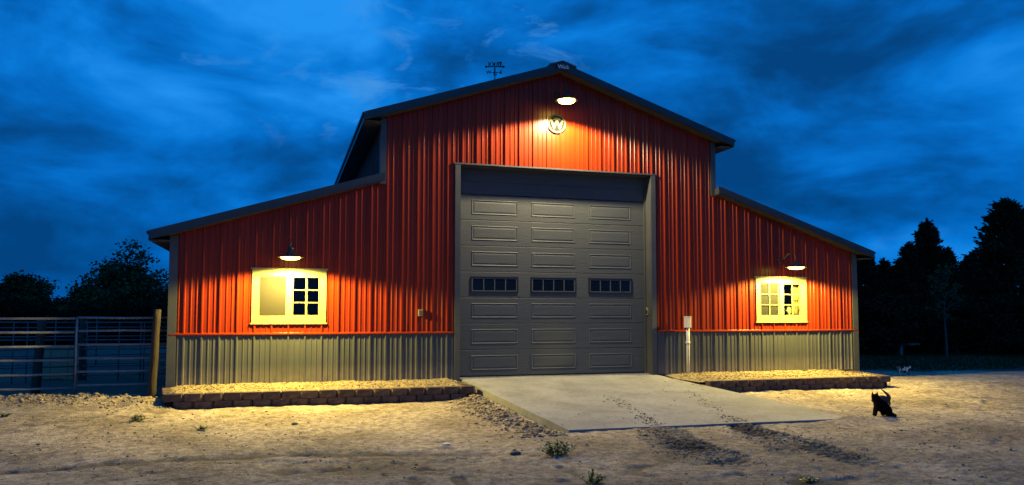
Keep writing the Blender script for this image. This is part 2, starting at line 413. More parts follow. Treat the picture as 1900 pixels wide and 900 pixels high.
WIN = [(-6.11, -4.76), (4.765, 6.115)]; WZ0, WZ1 = 1.13, 2.13
OPEN = [(-DW - .06, DW + .06, -1, DH + .05)] + [(a + .06, b_ - .06, WZ0 + .06, WZ1 - .06) for a, b_ in WIN]
# profile of one 12-inch pitch: (offset, height)
PROF = [(0, 0), (.010, .025), (.032, .025), (.045, 0), (.118, 0), (.127, .0105), (.139, .0105), (.148, 0), (.215, 0), (.224, .0105), (.236, .0105), (.245, 0)]
PITCH = .3048
def prof_h(u):
    r = (u - .02) % PITCH
    ks = PROF + [(PITCH, 0)]
    for (a, ha), (b__, hb) in zip(ks, ks[1:]):
        if a <= r <= b__ + 1e-9: return ha + (hb - ha) * (r - a) / max(b__ - a, 1e-9)
    return 0
def sheet(name, u0, u1, zb, zt, m, parent, to_world, opens=(), breaks=()):
    """ribbed sheet between u0 and u1; zb, zt functions of u; to_world(u, out, z)"""
    us = {u0, u1}
    k = math.floor(u0 / PITCH) - 1
    while k * PITCH < u1 + PITCH:
        for o_, _ in PROF:
            u = k * PITCH + .02 + o_
            if u0 < u < u1: us.add(u)
        k += 1
    for o_ in opens:
        for u in o_[:2]:
            if u0 < u < u1: us.add(u)
    for u in breaks:
        if u0 < u < u1: us.add(u)
    us = sorted(us); mb = MB()
    for a, c in zip(us, us[1:]):
        if c - a < 1e-6: continue
        mid = (a + c) / 2; spans = [(None, None)]
        iv = [(zb(mid), zt(mid))]
        for o_ in opens:
            if o_[0] - 1e-6 <= mid <= o_[1] + 1e-6:
                nv = []
                for lo, hi in iv:
                    if o_[3] <= lo or o_[2] >= hi: nv.append((lo, hi)); continue
                    if o_[2] > lo: nv.append((lo, o_[2]))
                    if o_[3] < hi: nv.append((o_[3], hi))
                iv = nv
        e = 1e-7
        for lo, hi in iv:
            if hi - lo < .01: continue
            top_is_roof = abs(hi - zt(mid)) < 1e-6
            za, zc = (zt(a + e), zt(c - e)) if top_is_roof else (hi, hi)
            mb.quad(to_world(a, prof_h(a + e), lo), to_world(c, prof_h(c - e), lo), to_world(c, prof_h(c - e), zc), to_world(a, prof_h(a + e), za))
    if not mb.f: return None
    return mb.build(name, m, parent)
front = lambda u, o, z: (u, -.012 - o, z)

# front wall backing with openings (thin dark sheathing behind the steel)
mb = MB()
xs = sorted({-L_, -C_, 0, C_, L_, *[o[0] for o in OPEN], *[o[1] for o in OPEN]})
for a, c in zip(xs, xs[1:]):
    mid = (a + c) / 2; iv = [(-.12, None)]
    for o in OPEN:
        if o[0] <= mid <= o[1]: iv = ([] if o[2] < 0 else [(-.12, o[2])]) + [(o[3], None)]
    for lo, hi in iv:
        e = 1e-6
        za, zc = (wall_top(a + e), wall_top(c - e)) if hi is None else (hi, hi)
        for y in (.0, .14): mb.quad((a, y, lo), (c, y, lo), (c, y, zc), (a, y, za))
front_wall = mb.build('front_wall', DARK, barn)
P3 = PITCH * 3
edges = sorted({-L_ + .03, L_ - .03, -C_, C_, *[k * P3 for k in range(-8, 9) if abs(k * P3) < L_ - .1]})
edges = [e for i, e in enumerate(edges) if i == 0 or e - edges[i - 1] > .12 or e in (C_, L_ - .03)]
for a, c in zip(edges, edges[1:]):
    sheet('siding_panel', a, c, lambda u: WZ + .01, wall_top, RED, front_wall, front, OPEN)
    if c <= -DW - .05 or a >= DW + .05 or True:
        for a2, c2 in ((a, min(c, -DW - .1)), (max(a, DW + .1), c)):
            if c2 - a2 > .05: sheet('wainscot_panel', a2, c2, lambda u: .0, lambda u: WZ - .012, GREY, front_wall, front)

# side and back walls
for s in (-1, 1):
    sd = lambda u, o, z, s=s: (s * (L_ + .0 + o), u, z)
    sheet('side_siding', .1, BACK - .1, lambda u: -.12, lambda u, s=s: wing_z(s * L_) - TH, RED, barn, sd)
    MB().box(*sorted((s * (L_ - .02), s * (L_ - .14))), .15, BACK - .15, -.12, wing_z(s * L_) - TH - .01).build('side_wall', DARK, barn)
    cw = lambda u, o, z, s=s: (s * (C_ + o), u, z)
    sheet('upper_side_siding', .1, BACK - .1, lambda u, s=s: ZI[s] - .1, lambda u: up_z(C_) - TH, RED, barn, cw)
    MB().box(*sorted((s * (C_ - .02), s * (C_ - .14))), .15, BACK - .15, ZI[s] - .12, up_z(C_) - TH - .02).build('upper_side_wall', DARK, barn)
mb = MB()
for a, c in ((-L_, -C_), (-C_, 0), (0, C_), (C_, L_)):
    e = 1e-6; mb.quad((c, BACK, -.12), (a, BACK, -.12), (a, BACK, wall_top(a + e)), (c, BACK, wall_top(c - e)))
mb.build('back_wall', RED, barn)
MB().quad((-L_ + .1, .15, .0), (L_ - .1, .15, .0), (L_ - .1, BACK - .1, .0), (-L_ + .1, BACK - .1, .0)).build('floor', CONC, barn)
MB().box(-4.2, -4.1, .15, 5, 0, 3.3).build('partition_wall', DARK, barn)
MB().box(4.1, 4.2, .15, 5, 0, 3.3).build('partition_wall', DARK, barn)

# trims: base, wainscot cap, corners, door
for a, c in ((-L_, -DW - .14), (DW + .14, L_)):
    MB().prism([(-.048, .0), (-.018, .0), (-.0, .02), (-.0, -.05), (-.040, -.05)], a, c, 'x').build('base_trim', TRIM, barn)
    MB().prism([(-.052, WZ - .016), (-.052, WZ + .004), (-.010, WZ + .028), (-.010, WZ - .010)], a, c, 'x').build('wainscot_cap', RED, barn)
for s in (-1, 1):
    x0, x1 = sorted((s * (L_ + .035), s * (L_ - .11)))
    MB().box(x0, x1, -.046, -.011, -.05, wing_z(s * (L_)) - TH - .02).build('corner_trim', TRIM, barn)
    x0, x1 = sorted((s * (L_ + .035), s * (L_ + .001))); MB().box(x0, x1, -.011, .11, -.05, wing_z(s * L_) - TH - .03).build('corner_trim', TRIM, barn)
    x0, x1 = sorted((s * (C_ + .035), s * (C_ - .085)))
    MB().box(x0, x1, -.046, -.011, ZI[s] - .17, up_z(C_) - TH - .02).build('corner_trim', TRIM, barn)
    x0, x1 = sorted((s * (C_ + .035), s * (C_ + .001))); MB().box(x0, x1, -.011, .11, ZI[s] - .1, up_z(C_) - TH - .03).build('corner_trim', TRIM, barn)
    # door jambs: front flange and reveal
    x0, x1 = sorted((s * (DW + .115), s * (DW + .005)))
    MB().box(x0, x1, -.05, -.014, -.04, DH + .02).build('door_trim', TRIM, barn)
    x0, x1 = sorted((s * (DW + .055), s * DW))
    MB().box(x0, x1, -.012, .31, -.03, DH).build('door_jamb', TRIM, barn)
MB().box(-DW - .15, DW + .15, -.056, -.016, DH + .021, DH + .05).build('door_trim', TRIM, barn)
MB().box(-DW - .055, DW + .055, -.012, .31, DH + .002, DH + .06).build('door_header', TRIM, barn)

# roofs
def slab_roof(name, poly_top, th, y0, y1, m):
    poly = list(poly_top) + [(x, z - th) for x, z in reversed(poly_top)]
    return MB().prism(poly, y0, y1).build(name, m, barn)
slab_roof('upper_roof', [(-EX, ZE), (0, ZA), (EX, ZE)], TH, -OV, BACK + OV, ROOFM)
for s in (-1, 1):
    slab_roof('wing_roof', [(s * (C_ + .01), ZI[s]), (s * WXO, ZO)], TH, -OV, BACK + OV, ROOFM)
    # rake fascia boards with a stepped lower moulding
    slab_roof('rake_fascia', [(s * .002, ZA + .012), (s * (EX + .012), ZE + .012)], .165, -OV - .03, -OV - .001, FASCIA)
    slab_roof('rake_moulding', [(s * .002, ZA - .105), (s * (EX - .02), ZE - .105)], .035, -OV - .045, -OV - .031, FASCIA)
    zi = ZI[s] + .012
    slab_roof('rake_fascia', [(s * (C_ - .035), zi + .012), (s * (WXO + .012), ZO + .012)], .165, -OV - .03, -OV - .001, FASCIA)
    slab_roof('rake_moulding', [(s * (C_ - .02), zi - .10), (s * (WXO - .02), ZO - .105)], .035, -OV - .045, -OV - .031, FASCIA)
    # eave fascia and soffits
    for X, Z, inner in ((EX, ZE, C_), (WXO, ZO, L_)):
        x0, x1 = sorted((s * (X + .02), s * (X + .001)))
        MB().box(x0, x1, -OV, BACK + OV, Z - .165, Z - .004).build('eave_fascia', FASCIA, barn)
        x0, x1 = sorted((s * (X + .05), s * (X + .021)))
        MB().box(x0, x1, -OV - .02, BACK + OV, Z - .05, Z + .004).build('drip_edge', FASCIA, barn)
        zf = lambda x, X=X: (up_z(x) if X == EX else wing_z(x))
        MB().prism([(s * X, Z - .165), (s * X, Z - .15), (s * (inner + .03), Z - .15), (s * (inner + .03), Z - .165)], -OV + .002, BACK, 'y').build('eave_soffit', SOFFIT, barn)
    # rake soffits
    slab_roof('rake_soffit', [(s * .004, ZA - TH - .004), (s * (EX - .002), ZE - TH - .004)], .012, -OV + .001, -.004, SOFFIT)
    slab_roof('rake_soffit', [(s * (C_ + .02), ZI[s] - TH - .004), (s * (WXO - .002), ZO - TH - .004)], .012, -OV + .001, -.004, SOFFIT)
# ridge cap with a lettered end plate
MB().prism([(-.30, ZA - .088), (0, ZA + .02), (.30, ZA - .088), (.30, ZA - .04), (0, ZA + .058), (-.30, ZA - .04)], -OV - .05, BACK + OV).build('ridge_cap', ROOFM, barn)
plate = MB().prism([(-.14, ZA - .135), (.14, ZA - .135), (.16, ZA - .050), (0, ZA + .008), (-.16, ZA - .050)], -OV - .062, -OV - .051).build('ridge_plate', ROOFM, barn)
def text_mesh(txt, size, ext=.004, bold=0.0):
    cu = bpy.data.curves.new('lettering', 'FONT'); cu.body = txt; cu.size = size; cu.extrude = ext; cu.align_x = 'CENTER'; cu.align_y = 'CENTER'; cu.offset = bold; cu.resolution_u = 3
    o = bpy.data.objects.new('tmp', cu); COL.objects.link(o)
    dg = bpy.context.evaluated_depsgraph_get(); me = bpy.data.meshes.new_from_object(o.evaluated_get(dg))
    bpy.data.objects.remove(o); return me
me = text_mesh('Wick', .112, .003, .002); me.materials.clear(); me.materials.append(mat('letter_white', (.75, .75, .73), .5))
link('lettering', me, plate, (0, -OV - .066, ZA - .088), (R_(90), 0, 0))

# ------------------------------------------------------------------ garage door (part of the barn)
gd = MB().box(-DW - .02, DW + .02, .262, .275, 3.79, DH).build('garage_door', DOORM, barn)
for k in range(2): MB().box(-DW, DW, .250 - .003 * k, .2615, 3.795 + .265 * k, 3.795 + .265 * (k + 1) - .006).build('header_board', DOORM, gd)
SH = .537; DZ0 = .025
sec = MB().prism([(.255, .004), (.250, .010), (.250, SH - .010), (.255, SH - .004), (.285, SH - .004), (.285, .004)], -DW, DW, 'x').mesh('door_section', DOORM)
pm = MB()
w2, h2 = .50, .152
rings = [(w2, h2, -.001), (w2 - .012, h2 - .012, -.009), (w2 - .024, h2 - .024, -.001), (w2 - .034, h2 - .034, .001), (w2 - .062, h2 - .062, -.006)]
for a, c, y in rings: pm.v += [(-a, y, -c), (a, y, -c), (a, y, c), (-a, y, c)]
for k in range(len(rings) - 1):
    for j in range(4): pm.f.append((4 * k + j, 4 * k + (j + 1) % 4, 4 * k + 4 + (j + 1) % 4, 4 * k + 4 + j))
i = 4 * (len(rings) - 1); pm.f.append((i, i + 1, i + 2, i + 3))
pmesh = pm.mesh('raised_panel', DOORM)
wf = MB()
def frame(mb, x0, x1, z0, z1, w, y0, y1):
    mb.box(x0, x1, y0, y1, z0, z0 + w); mb.box(x0, x1, y0, y1, z1 - w, z1); mb.box(x0, x0 + w, y0, y1, z0 + w, z1 - w); mb.box(x1 - w, x1, y0, y1, z0 + w, z1 - w); return mb
fr_me = frame(MB(), -.515, .515, -.165, .165, .024, -.018, -.0005).mesh('window_frame', BLACKP)
gr = frame(MB(), -.490, .490, -.140, .140, .022, -.012, -.001)
for k in (-1, 0, 1): gr.box(k * .2365 - .010, k * .2365 + .010, -.011, -.001, -.118, .118)
gr_me = gr.mesh('window_grille', DOORM)
pane_me = MB().box(-.106, .106, -.0045, -.0015, -.117, .117).mesh('pane', mat('dark_pane', (.003, .004, .006), .08, spec=.3))
PX = (-1.335, -.03, 1.285)
for k in range(7):
    z = DZ0 + k * SH
    link('door_section', sec, gd, (0, 0, z))
    for px in PX:
        if k == 3:
            link('window_frame', fr_me, gd, (px, .250, z + SH / 2)); link('window_grille', gr_me, gd, (px, .250, z + SH / 2))
            for q in range(4): link('pane', pane_me, gd, (px + (q - 1.5) * .2365, .250, z + SH / 2))
        else:
            link('raised_panel', pmesh, gd, (px, .250, z + SH / 2))
MB().box(-DW, DW, .252, .285, .001, .024).build('bottom_seal', BLACKP, gd)
for s in (-1, 1):
    x0, x1 = sorted((s * (DW - .001), s * (DW - .035))); MB().box(x0, x1, .205, .249, .004, DH - .004).build('weather_strip', TRIM, gd)

# ------------------------------------------------------------------ windows (parts of the barn)
def window(x0, x1, kind):
    z0, z1 = WZ0, WZ1; cx = (x0 + x1) / 2
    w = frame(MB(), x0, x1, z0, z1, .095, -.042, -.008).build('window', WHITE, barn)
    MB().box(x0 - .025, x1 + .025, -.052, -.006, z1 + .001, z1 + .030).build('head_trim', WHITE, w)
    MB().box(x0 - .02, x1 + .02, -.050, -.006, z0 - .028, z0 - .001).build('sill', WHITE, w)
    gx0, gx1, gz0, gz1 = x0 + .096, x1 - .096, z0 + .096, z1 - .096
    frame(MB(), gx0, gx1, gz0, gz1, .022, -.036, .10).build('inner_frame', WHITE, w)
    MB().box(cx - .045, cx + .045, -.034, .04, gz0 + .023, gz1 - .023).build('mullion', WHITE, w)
    for s, (a, c) in enumerate(((gx0 + .023, cx - .046), (cx + .046, gx1 - .023))):
        zz0, zz1 = gz0 + .023, gz1 - .023
        y = .0 if s == 0 else -.02
        frame(MB(), a, c, zz0, zz1, .022, y, y + .03).build('sash', WHITE, w)
        ia, ic, iz0, iz1 = a + .022, c - .022, zz0 + .022, zz1 - .022
        mx_ = (ia + ic) / 2; dz = (iz1 - iz0) / 3
        nv = [ia, mx_, ic]; nh = [iz0, iz0 + dz, iz0 + 2 * dz, iz1]
        if kind == 'left' and s == 0:
            MB().quad((ia, y + .016, iz0), (ic, y + .016, iz0), (ic, y + .016, iz1), (ia, y + .016, iz1)).build('pane', GLASS, w)
        else:
            for p in range(2):
                for q in range(3):
                    xa, xb, za_, zb_ = nv[p] + .001, nv[p + 1] - .001, nh[q] + .001, nh[q + 1] - .001
                    MB().quad((xa, y + .015, za_), (xb, y + .015, za_), (xb, y + .015, zb_), (xa, y + .015, zb_)).build('pane', GLASS, w)
            for yy, off in ((y - .002, 0),) + (((.07, .022),) if s == 1 and kind == 'left' else ()):
                MB().box(mx_ + off - .009, mx_ + off + .009, yy, yy + .012, iz0, iz1).build('muntin', WHITE, w)
                for q in (1, 2): MB().box(ia, ic, yy + .0005, yy + .0115, nh[q] - .008, nh[q] + .008).build('muntin', WHITE, w)
        if s == 0:
            MB().box(ia, ic, *((y - .008, y - .006) if kind == 'left' else (y + .022, y + .024)), iz0, iz1).build('insect_screen', SCREEN if kind == 'left' else SCREEN2, w)
    if kind == 'right':
        cm = MB(); n = 14
        for k in range(n):
            xa = gx1 - .16 + .14 * k / n; xb = gx1 - .16 + .14 * (k + 1) / n
            ya = .16 + .015 * math.sin(k * 1.7); yb = .16 + .015 * math.sin((k + 1) * 1.7)
            cm.quad((xa, ya, z0 + .05), (xb, yb, z0 + .05), (xb - .02, yb, z1 - .14), (xa + .05, ya, z1 - .14))
        cm.build('curtain', CURTAIN, w)
    MB().box(x0, x1, .06, .34, z0 + .035, z0 + .065).build('inner_sill', WHITE, w)
window(*WIN[0], 'left'); window(*WIN[1], 'right')

# ------------------------------------------------------------------ lamps
def barn_lamp(x, z, mount_z, strength, label, out=.58, half=83, tilt=-3):
    t_ = thing('barn_lamp', label, 'lamp', (x, -out, z), group='gooseneck barn lamps')
    sh = MB().lathe([(.0, .150), (.028, .150), (.034, .120), (.060, .112), (.085, .085), (.120, .050), (.185, .024), (.232, .008), (.236, .000), (.228, -.001), (.180, .012), (.118, .036), (.080, .070), (.0, .080)], 28)
    sh.build('shade', LAMPBODY, t_, True)
    MB().lathe([(.172, .008), (.168, -.012), (.150, -.028), (.105, -.040), (.05, -.045), (.0, -.046)], 20).build('lens', lens_mat('lamp_lens', 14.0 if half > 80 else 30.0), t_, True)
    ld = bpy.data.lights.new('lamp_light', 'SPOT'); ld.energy = strength; ld.color = LAMP_COL if half > 80 else GABLE_COL; ld.spot_size = R_(2 * half); ld.spot_blend = .22; ld.shadow_soft_size = .08
    lo = bpy.data.objects.new('lamp_light', ld); COL.objects.link(lo); lo.parent = t_; lo.location = (0, 0, -.10); lo.rotation_euler = (R_(tilt), 0, 0)
    mz = mount_z - z
    pts = []
    ctrl = [(0, out - .04, mz), (0, out - .14, mz + .03), (0, .26, mz + .13), (0, .09, mz + .14), (0, .0, mz + .02), (0, 0, .14)]
    for k in range(25):                                       # smooth gooseneck
        u = k / 24 * (len(ctrl) - 1); i = min(int(u), len(ctrl) - 2); f = u - i
        p0, p1, p2, p3 = [Vector(ctrl[min(max(q, 0), len(ctrl) - 1)]) for q in (i - 1, i, i + 1, i + 2)]
        pts.append(.5 * ((2 * p1) + (-p0 + p2) * f + (2 * p0 - 5 * p1 + 4 * p2 - p3) * f * f + (-p0 + 3 * p1 - 3 * p2 + p3) * f ** 3))
    MB().tube(pts, .009, 8).build('gooseneck', LAMPBODY, t_, True)
    pl = MB().lathe([(.0, 0), (.055, 0), (.060, .01), (.050, .025), (.018, .035), (.0, .035)], 18).build('wall_plate', LAMPBODY, t_, True, (0, out - .012, mz))
    pl.rotation_euler = (R_(90), 0, 0)
    return t_
barn_lamp(-5.435, 2.325, 2.52, LAMP_WALL, 'lit gooseneck lamp above the window with the plain screened left half')
barn_lamp(5.435, 2.340, 2.53, LAMP_WALL, 'lit gooseneck lamp above the window with plants on its sill')
barn_lamp(-.05, 5.665, 5.93, LAMP_GABLE, 'bright gooseneck lamp high in the gable above the round emblem', .62, 79, -4)

# ------------------------------------------------------------------ emblem, outlet, hydrant post, keypad
em = thing('emblem_sign', 'round pale emblem with a letter W on the gable wall', 'sign', (-.055, -.036, 5.33))
PALE = mat('sign_white', (.062, .060, .040), .9, spec=.05); OLIVE = mat('sign_olive', (.0075, .008, .0042), .9, spec=.05)
def disc(r0, r1, y0, y1, n=40):
    mb = MB()
    for k in range(n):
        a, b_ = 2 * math.pi * k / n, 2 * math.pi * (k + 1) / n; P = lambda r, t_, y: (r * math.cos(t_), y, r * math.sin(t_))
        mb.quad(P(r0, a, y0), P(r0, b_, y0), P(r1, b_, y0), P(r1, a, y0)); mb.quad(P(r1, a, y0), P(r1, b_, y0), P(r1, b_, y1), P(r1, a, y1))
        if r0 > 0: mb.quad(P(r0, b_, y0), P(r0, a, y0), P(r0, a, y1), P(r0, b_, y1))
    return mb
disc(0, .185, -.008, .010).build('backing', OLIVE, em)
disc(.165, .205, -.018, .008).build('ring', PALE, em)
mw = text_mesh('W', .27, .006, .012); mw.materials.clear(); mw.materials.append(PALE); link('lettering', mw, em, (0, -.013, -.035), (R_(90), 0, 0))
mb = MB(); mb.prism([(-.10, .085), (-.05, .10), (0, .15), (.05, .10), (.10, .085), (.05, .075), (0, .09), (-.05, .075)], -.014, -.009); mb.prism([(-.085, .11), (-.07, .13), (-.03, .115), (-.035, .105)], -.0135, -.009); mb.prism([(.085, .11), (.035, .105), (.03, .115), (.07, .13)], -.0135, -.009)
mb.build('ornament', PALE, em)

ob = thing('outlet_box', 'small white outlet box on the red wall left of the garage door', 'outlet', (-2.94, -.034, 1.32))
MB().box(-.045, .045, -.045, .012, -.065, .065).build('housing', WHITE, ob); MB().box(-.028, .028, -.056, -.0455, -.045, .045).build('cover', TRIM, ob)
kp = thing('keypad', 'tiny pale keypad on the right jamb of the garage door', 'keypad', (2.129, .15, 1.36))
MB().box(-.022, .0, -.035, .035, -.08, .08).build('housing', WHITE, kp); MB().box(-.026, -.0225, -.025, .025, -.06, .02).build('buttons', BLACKP, kp)

hp = thing('pedestal_post', 'slim white utility pedestal standing before the wainscot right of the garage door', 'post', (2.93, -.16, -.02))
PW = mat('pedestal_plastic', (.50, .49, .45), .5, (.58, .57, .53), 8)
MB().tube([(0, 0, -.1), (.004, 0, .62), (.008, 0, 1.06)], .038, 14).build('pipe', PW, hp, True)
MB().tube([(.003, 0, .66), (.0035, 0, .72)], .047, 14).build('collar', PW, hp, True)
MB().prism([(-.06, -.05), (-.045, -.065), (.045, -.065), (.06, -.05), (.06, .05), (-.06, .05)], 1.02, 1.25, 'z').build('head_box', PW, hp)
MB().prism([(-.064, -.052), (-.05, -.07), (.05, -.07), (.064, -.052), (.064, .054), (-.064, .054)], 1.251, 1.268, 'z').build('lid', PW, hp)

# ------------------------------------------------------------------ raised beds with retaining blocks
def block_mesh(seed, w=.312, h=.130, d=.19):
    r = random.Random(seed); bm = bmesh.new(); hw = w / 2 - .004
    pts = [(-hw + .035, -d), (hw - .035, -d), (hw, -d + .035), (hw - .02, 0), (-hw + .02, 0), (-hw, -d + .035)]
    lo = [bm.verts.new((x + r.uniform(-.005, .005), y + r.uniform(-.010, .006), .002)) for x, y in pts]
    mi = [bm.verts.new((x + r.uniform(-.005, .005), y + (r.uniform(-.018, .0) if y < -d * .7 else 0), h * .5)) for x, y in pts]
    hi = [bm.verts.new((x + r.uniform(-.004, .004), y + r.uniform(-.004, .006), h - .002)) for x, y in pts]
    for A, B in ((lo, mi), (mi, hi)):
        for k in range(6): bm.faces.new((A[k], A[(k + 1) % 6], B[(k + 1) % 6], B[k]))
    bm.faces.new(hi); bm.faces.new(lo[::-1])
    me = bpy.data.meshes.new('block'); bm.to_mesh(me); bm.free(); me.materials.append(BLOCKS[seed % 3]); return me
BM_ = [block_mesh(k) for k in range(9)]
SOIL = mat('bed_soil', (.14, .105, .06), .95, (.27, .215, .13), 22, .8, 50, detail=9)
def bed(label, path, soil_poly, zt):
    t_ = thing('raised_bed', label, 'raised bed')
    for course in range(2):
        z = zt - .131 * (2 - course)
        for (p, q) in zip(path, path[1:]):
            d = Vector((q[0] - p[0], q[1] - p[1], 0)); Ln = d.length; d.normalize(); a = math.atan2(d.y, d.x)
            n = max(1, round(Ln / .318)); st = Ln / n
            for k in range(n + (1 if course == 0 else 0)):
                u = st * (k + (.5 if course == 1 else 0.0))
                if u < .08 or u > Ln - .08: continue
                o = link('block', BM_[random.randrange(9)], t_, (p[0] + d.x * u - d.y * (.19 + random.uniform(-.006, .006)), p[1] + d.y * u + d.x * .19, z), (0, 0, a + random.uniform(-.02, .02)))
    # soil: bumpy sheet
    (x0, x1, y0, y1) = soil_poly
    xs = np.arange(x0, x1 + .001, .03); ys = np.arange(y0, y1 + .001, .03); X, Y = np.meshgrid(xs, ys)
    edge = np.minimum.reduce([(X - x0) / .2, (x1 - X) / .2, (Y - y0) / .14, np.full_like(X, 1)]); edge = np.clip(edge, 0, 1)
    Z = zt - .03 + .035 * edge + .03 * sst(y1 - .6, y1, Y) + edge * ((vn(X, Y, 4, 81) - .5) * .03 + (vn(X, Y, 12, 82) - .5) * .018 + (vn(X, Y, 26, 83) - .5) * .014)
    i = np.arange(X.size).reshape(X.shape); F = np.stack([i[:-1, :-1], i[:-1, 1:], i[1:, 1:], i[1:, :-1]], -1).reshape(-1, 4)
    link('soil', np_mesh('soil', np.stack([X, Y, Z], -1).reshape(-1, 3), F, SOIL, True), t_)
    # wood chips and straw
    n = int((x1 - x0) * 420); cx = rng.uniform(x0 + .1, x1 - .1, n); cy = rng.uniform(y0 + .05, y1 - .02, n)
    ix = np.clip(((cx - x0) / .03).astype(int), 0, X.shape[1] - 1); iy = np.clip(((cy - y0) / .03).astype(int), 0, X.shape[0] - 1); cz = Z[iy, ix]
    a = rng.uniform(0, math.pi, n); l = rng.uniform(.008, .026, n); w = rng.uniform(.002, .006, n); tl = rng.uniform(-.5, .5, n)
    dx = np.cos(a) * l; dy = np.sin(a) * l; ex = -np.sin(a) * w; ey = np.cos(a) * w; dz = np.sin(tl) * l
    V = np.stack([np.stack([cx + s1 * dx + s2 * ex, cy + s1 * dy + s2 * ey, cz + .006 + s1 * dz + .004 * s2], -1) for s1, s2 in ((-1, -1), (1, -1), (1, 1), (-1, 1))], 1).reshape(-1, 3)
    F = np.arange(len(V)).reshape(-1, 4)
    o = link('straw', np_mesh('straw', V, F, mat('straw', (.17, .13, .065), .85, (.32, .26, .145), 20)), t_); o['kind'] = 'stuff'
    return t_
bed('long raised bed of brown retaining blocks left of the concrete ramp', [(-7.62, .1), (-7.42, -1.27), (-2.12, -1.31), (-2.16, -.2)], (-7.46, -2.2, -1.13, -.02), -.03)
bed('raised bed of brown retaining blocks right of the concrete ramp', [(2.56, -1.60), (7.04, -1.56), (7.42, .2)], (2.42, 7.08, -1.44, -.02), -.03)

# ------------------------------------------------------------------ corral fence
def panel(label, x0, y0, x1, y1, z0, z1, nr, ups, m, rad=.021, ur=.02, brace=None):
    t_ = thing('fence_panel', label, 'fence', (x0, y0, z0), group='steel pipe corral panels')
    for k in range(nr):
        z = (z1 - z0) * k / (nr - 1)
        sag = random.uniform(-.012, .012)
        MB().tube([(0, 0, z), ((x1 - x0) / 2, (y1 - y0) / 2, z + sag), (x1 - x0, y1 - y0, z)], rad, 8).build('rail', m, t_, True)
    for u in ups:
        MB().tube([(u * (x1 - x0), u * (y1 - y0) - rad * .6, -.16), (u * (x1 - x0), u * (y1 - y0) - rad * .6, z1 - z0 + .005)], ur, 8).build('upright', m, t_, True)
    return t_
panel('steel pipe corral panel ending behind the leaning wooden post', -9.12, .50, -7.56, .50, .0, 1.225, 6, (.0, .985), PIPE)
panel('nearest steel pipe corral panel at the left edge of the yard', -12.2, .54, -9.16, .50, -.045, 1.21, 6, (.0, .5), PIPE)
panel('second row steel pipe panel seen through the near corral rails', -13.4, 4.4, -10.0, 4.5, -.1, 1.09, 7, (.0, .36, .62, .70, .98), PIPED, .018, .014)
panel('second row steel pipe panel beside the barn wall in the pen', -9.9, 4.5, -7.62, 4.6, -.1, 1.09, 7, (.03, .32, .52, .55, .95), PIPED, .018, .014)
panel('farthest steel pipe panel along the back of the pen', -15.5, 10.2, -7.8, 10.6, -.2, 1.15, 6, (.0, .2, .4, .46, .6, .8, 1.0), PIPED, .02, .018)

def post(name, label, base, top, r, m):
    t_ = thing(name, label, 'post', base)
    b0, b1 = Vector(base), Vector(top); d = b1 - b0; mb = MB(); n = 7; seg = 14; rr = random.Random(int(base[0] * 100))
    pts = [(d * (k / n)) + Vector((rr.uniform(-.006, .006), rr.uniform(-.006, .006), 0)) for k in range(n + 1)]
    pts[0] = Vector((0, 0, -.25)) - d.normalized() * .05
    mb.tube([tuple(p) for p in pts], [r * (1.06 - .12 * k / n) for k in range(n + 1)], seg)
    mb.build('shaft', m, t_, True)
    MB().tube([tuple(pts[-1] + d.normalized() * .001), tuple(pts[-1] + d.normalized() * .012)], [r * .93, r * .82], seg).build('sawn_end', m, t_)
    return t_
post('wooden_post', 'leaning round wooden fence post lit on one side beside the barn corner', (-7.775, .0, -.22), (-7.725, .0, 1.365), .070, WOOD)
post('wooden_post', 'dark wooden post behind the near corral rails at far left', (-10.27, 2.4, -.30), (-10.19, 2.4, 1.19), .085, DARKWOOD)
post('wooden_post', 'dark wooden post standing deeper in the pen behind the fence upright', (-10.07, 5.25, -.33), (-10.08, 5.25, 1.17), .085, DARKWOOD)

bl = thing('straw_bale', 'pale straw bale lying in the pen behind the corral rails', 'bale', (-10.72, 5.9, -.27), R_(12))
SB = mat('bale_straw', (.36, .31, .18), .95, (.52, .46, .28), 18, .9, 35, stretch=(1, 1, 5))
bb = bmesh.new(); bmesh.ops.create_cube(bb, size=1)
for v in bb.verts: v.co = Vector((v.co.x * .72, v.co.y * .5, v.co.z * .78 + .39))
bmesh.ops.bevel(bb, geom=bb.edges[:], offset=.05, segments=2); bmesh.ops.subdivide_edges(bb, edges=bb.edges[:], cuts=3, use_grid_fill=True)
for v in bb.verts: v.co += Vector((random.uniform(-.012, .012), random.uniform(-.012, .012), random.uniform(-.012, .012)))
me = bpy.data.meshes.new('bale_body'); bb.to_mesh(me); bb.free(); me.materials.append(SB); link('bale_body', me, bl)
for x in (-.18, .18): frame(MB(), -.262, .262, -.002, .795, .006, x - .004, x + .004).build('twine', WOOD, bl).rotation_euler = (0, 0, R_(90))

# ------------------------------------------------------------------ weathervane on the ridge
VX, VY = 0.0, 5.12
vt = thing('weathervane', 'small dark weathervane rising behind the roof ridge', 'weathervane', (VX, VY, ZA + .03))
VM = mat('vane_iron', (.012, .012, .014), .5)
MB().tube([(0, 0, 0), (0, 0, 1.72)], .013, 8).build('mast', VM, vt)
MB().tube([(-.12, 0, 0), (0, 0, .35)], .01, 6).tube([(.12, 0, 0), (0, 0, .35)], .01, 6).tube([(0, -.3, 0), (0, 0, .45)], .01, 6).build('stand', VM, vt)
dv = Vector((.955, -.296, 0)); nv_ = Vector((.296, .955, 0)); za_ = 1.42
def flat(name, pts, th=.012, rot=R_(-17)):
    o = MB().prism(pts, -th / 2, th / 2).build(name, VM, vt); o.rotation_euler = (0, 0, rot); return o
flat('vane_bar', [(-.25, 1.585), (.25, 1.585), (.25, 1.612), (-.25, 1.612)])
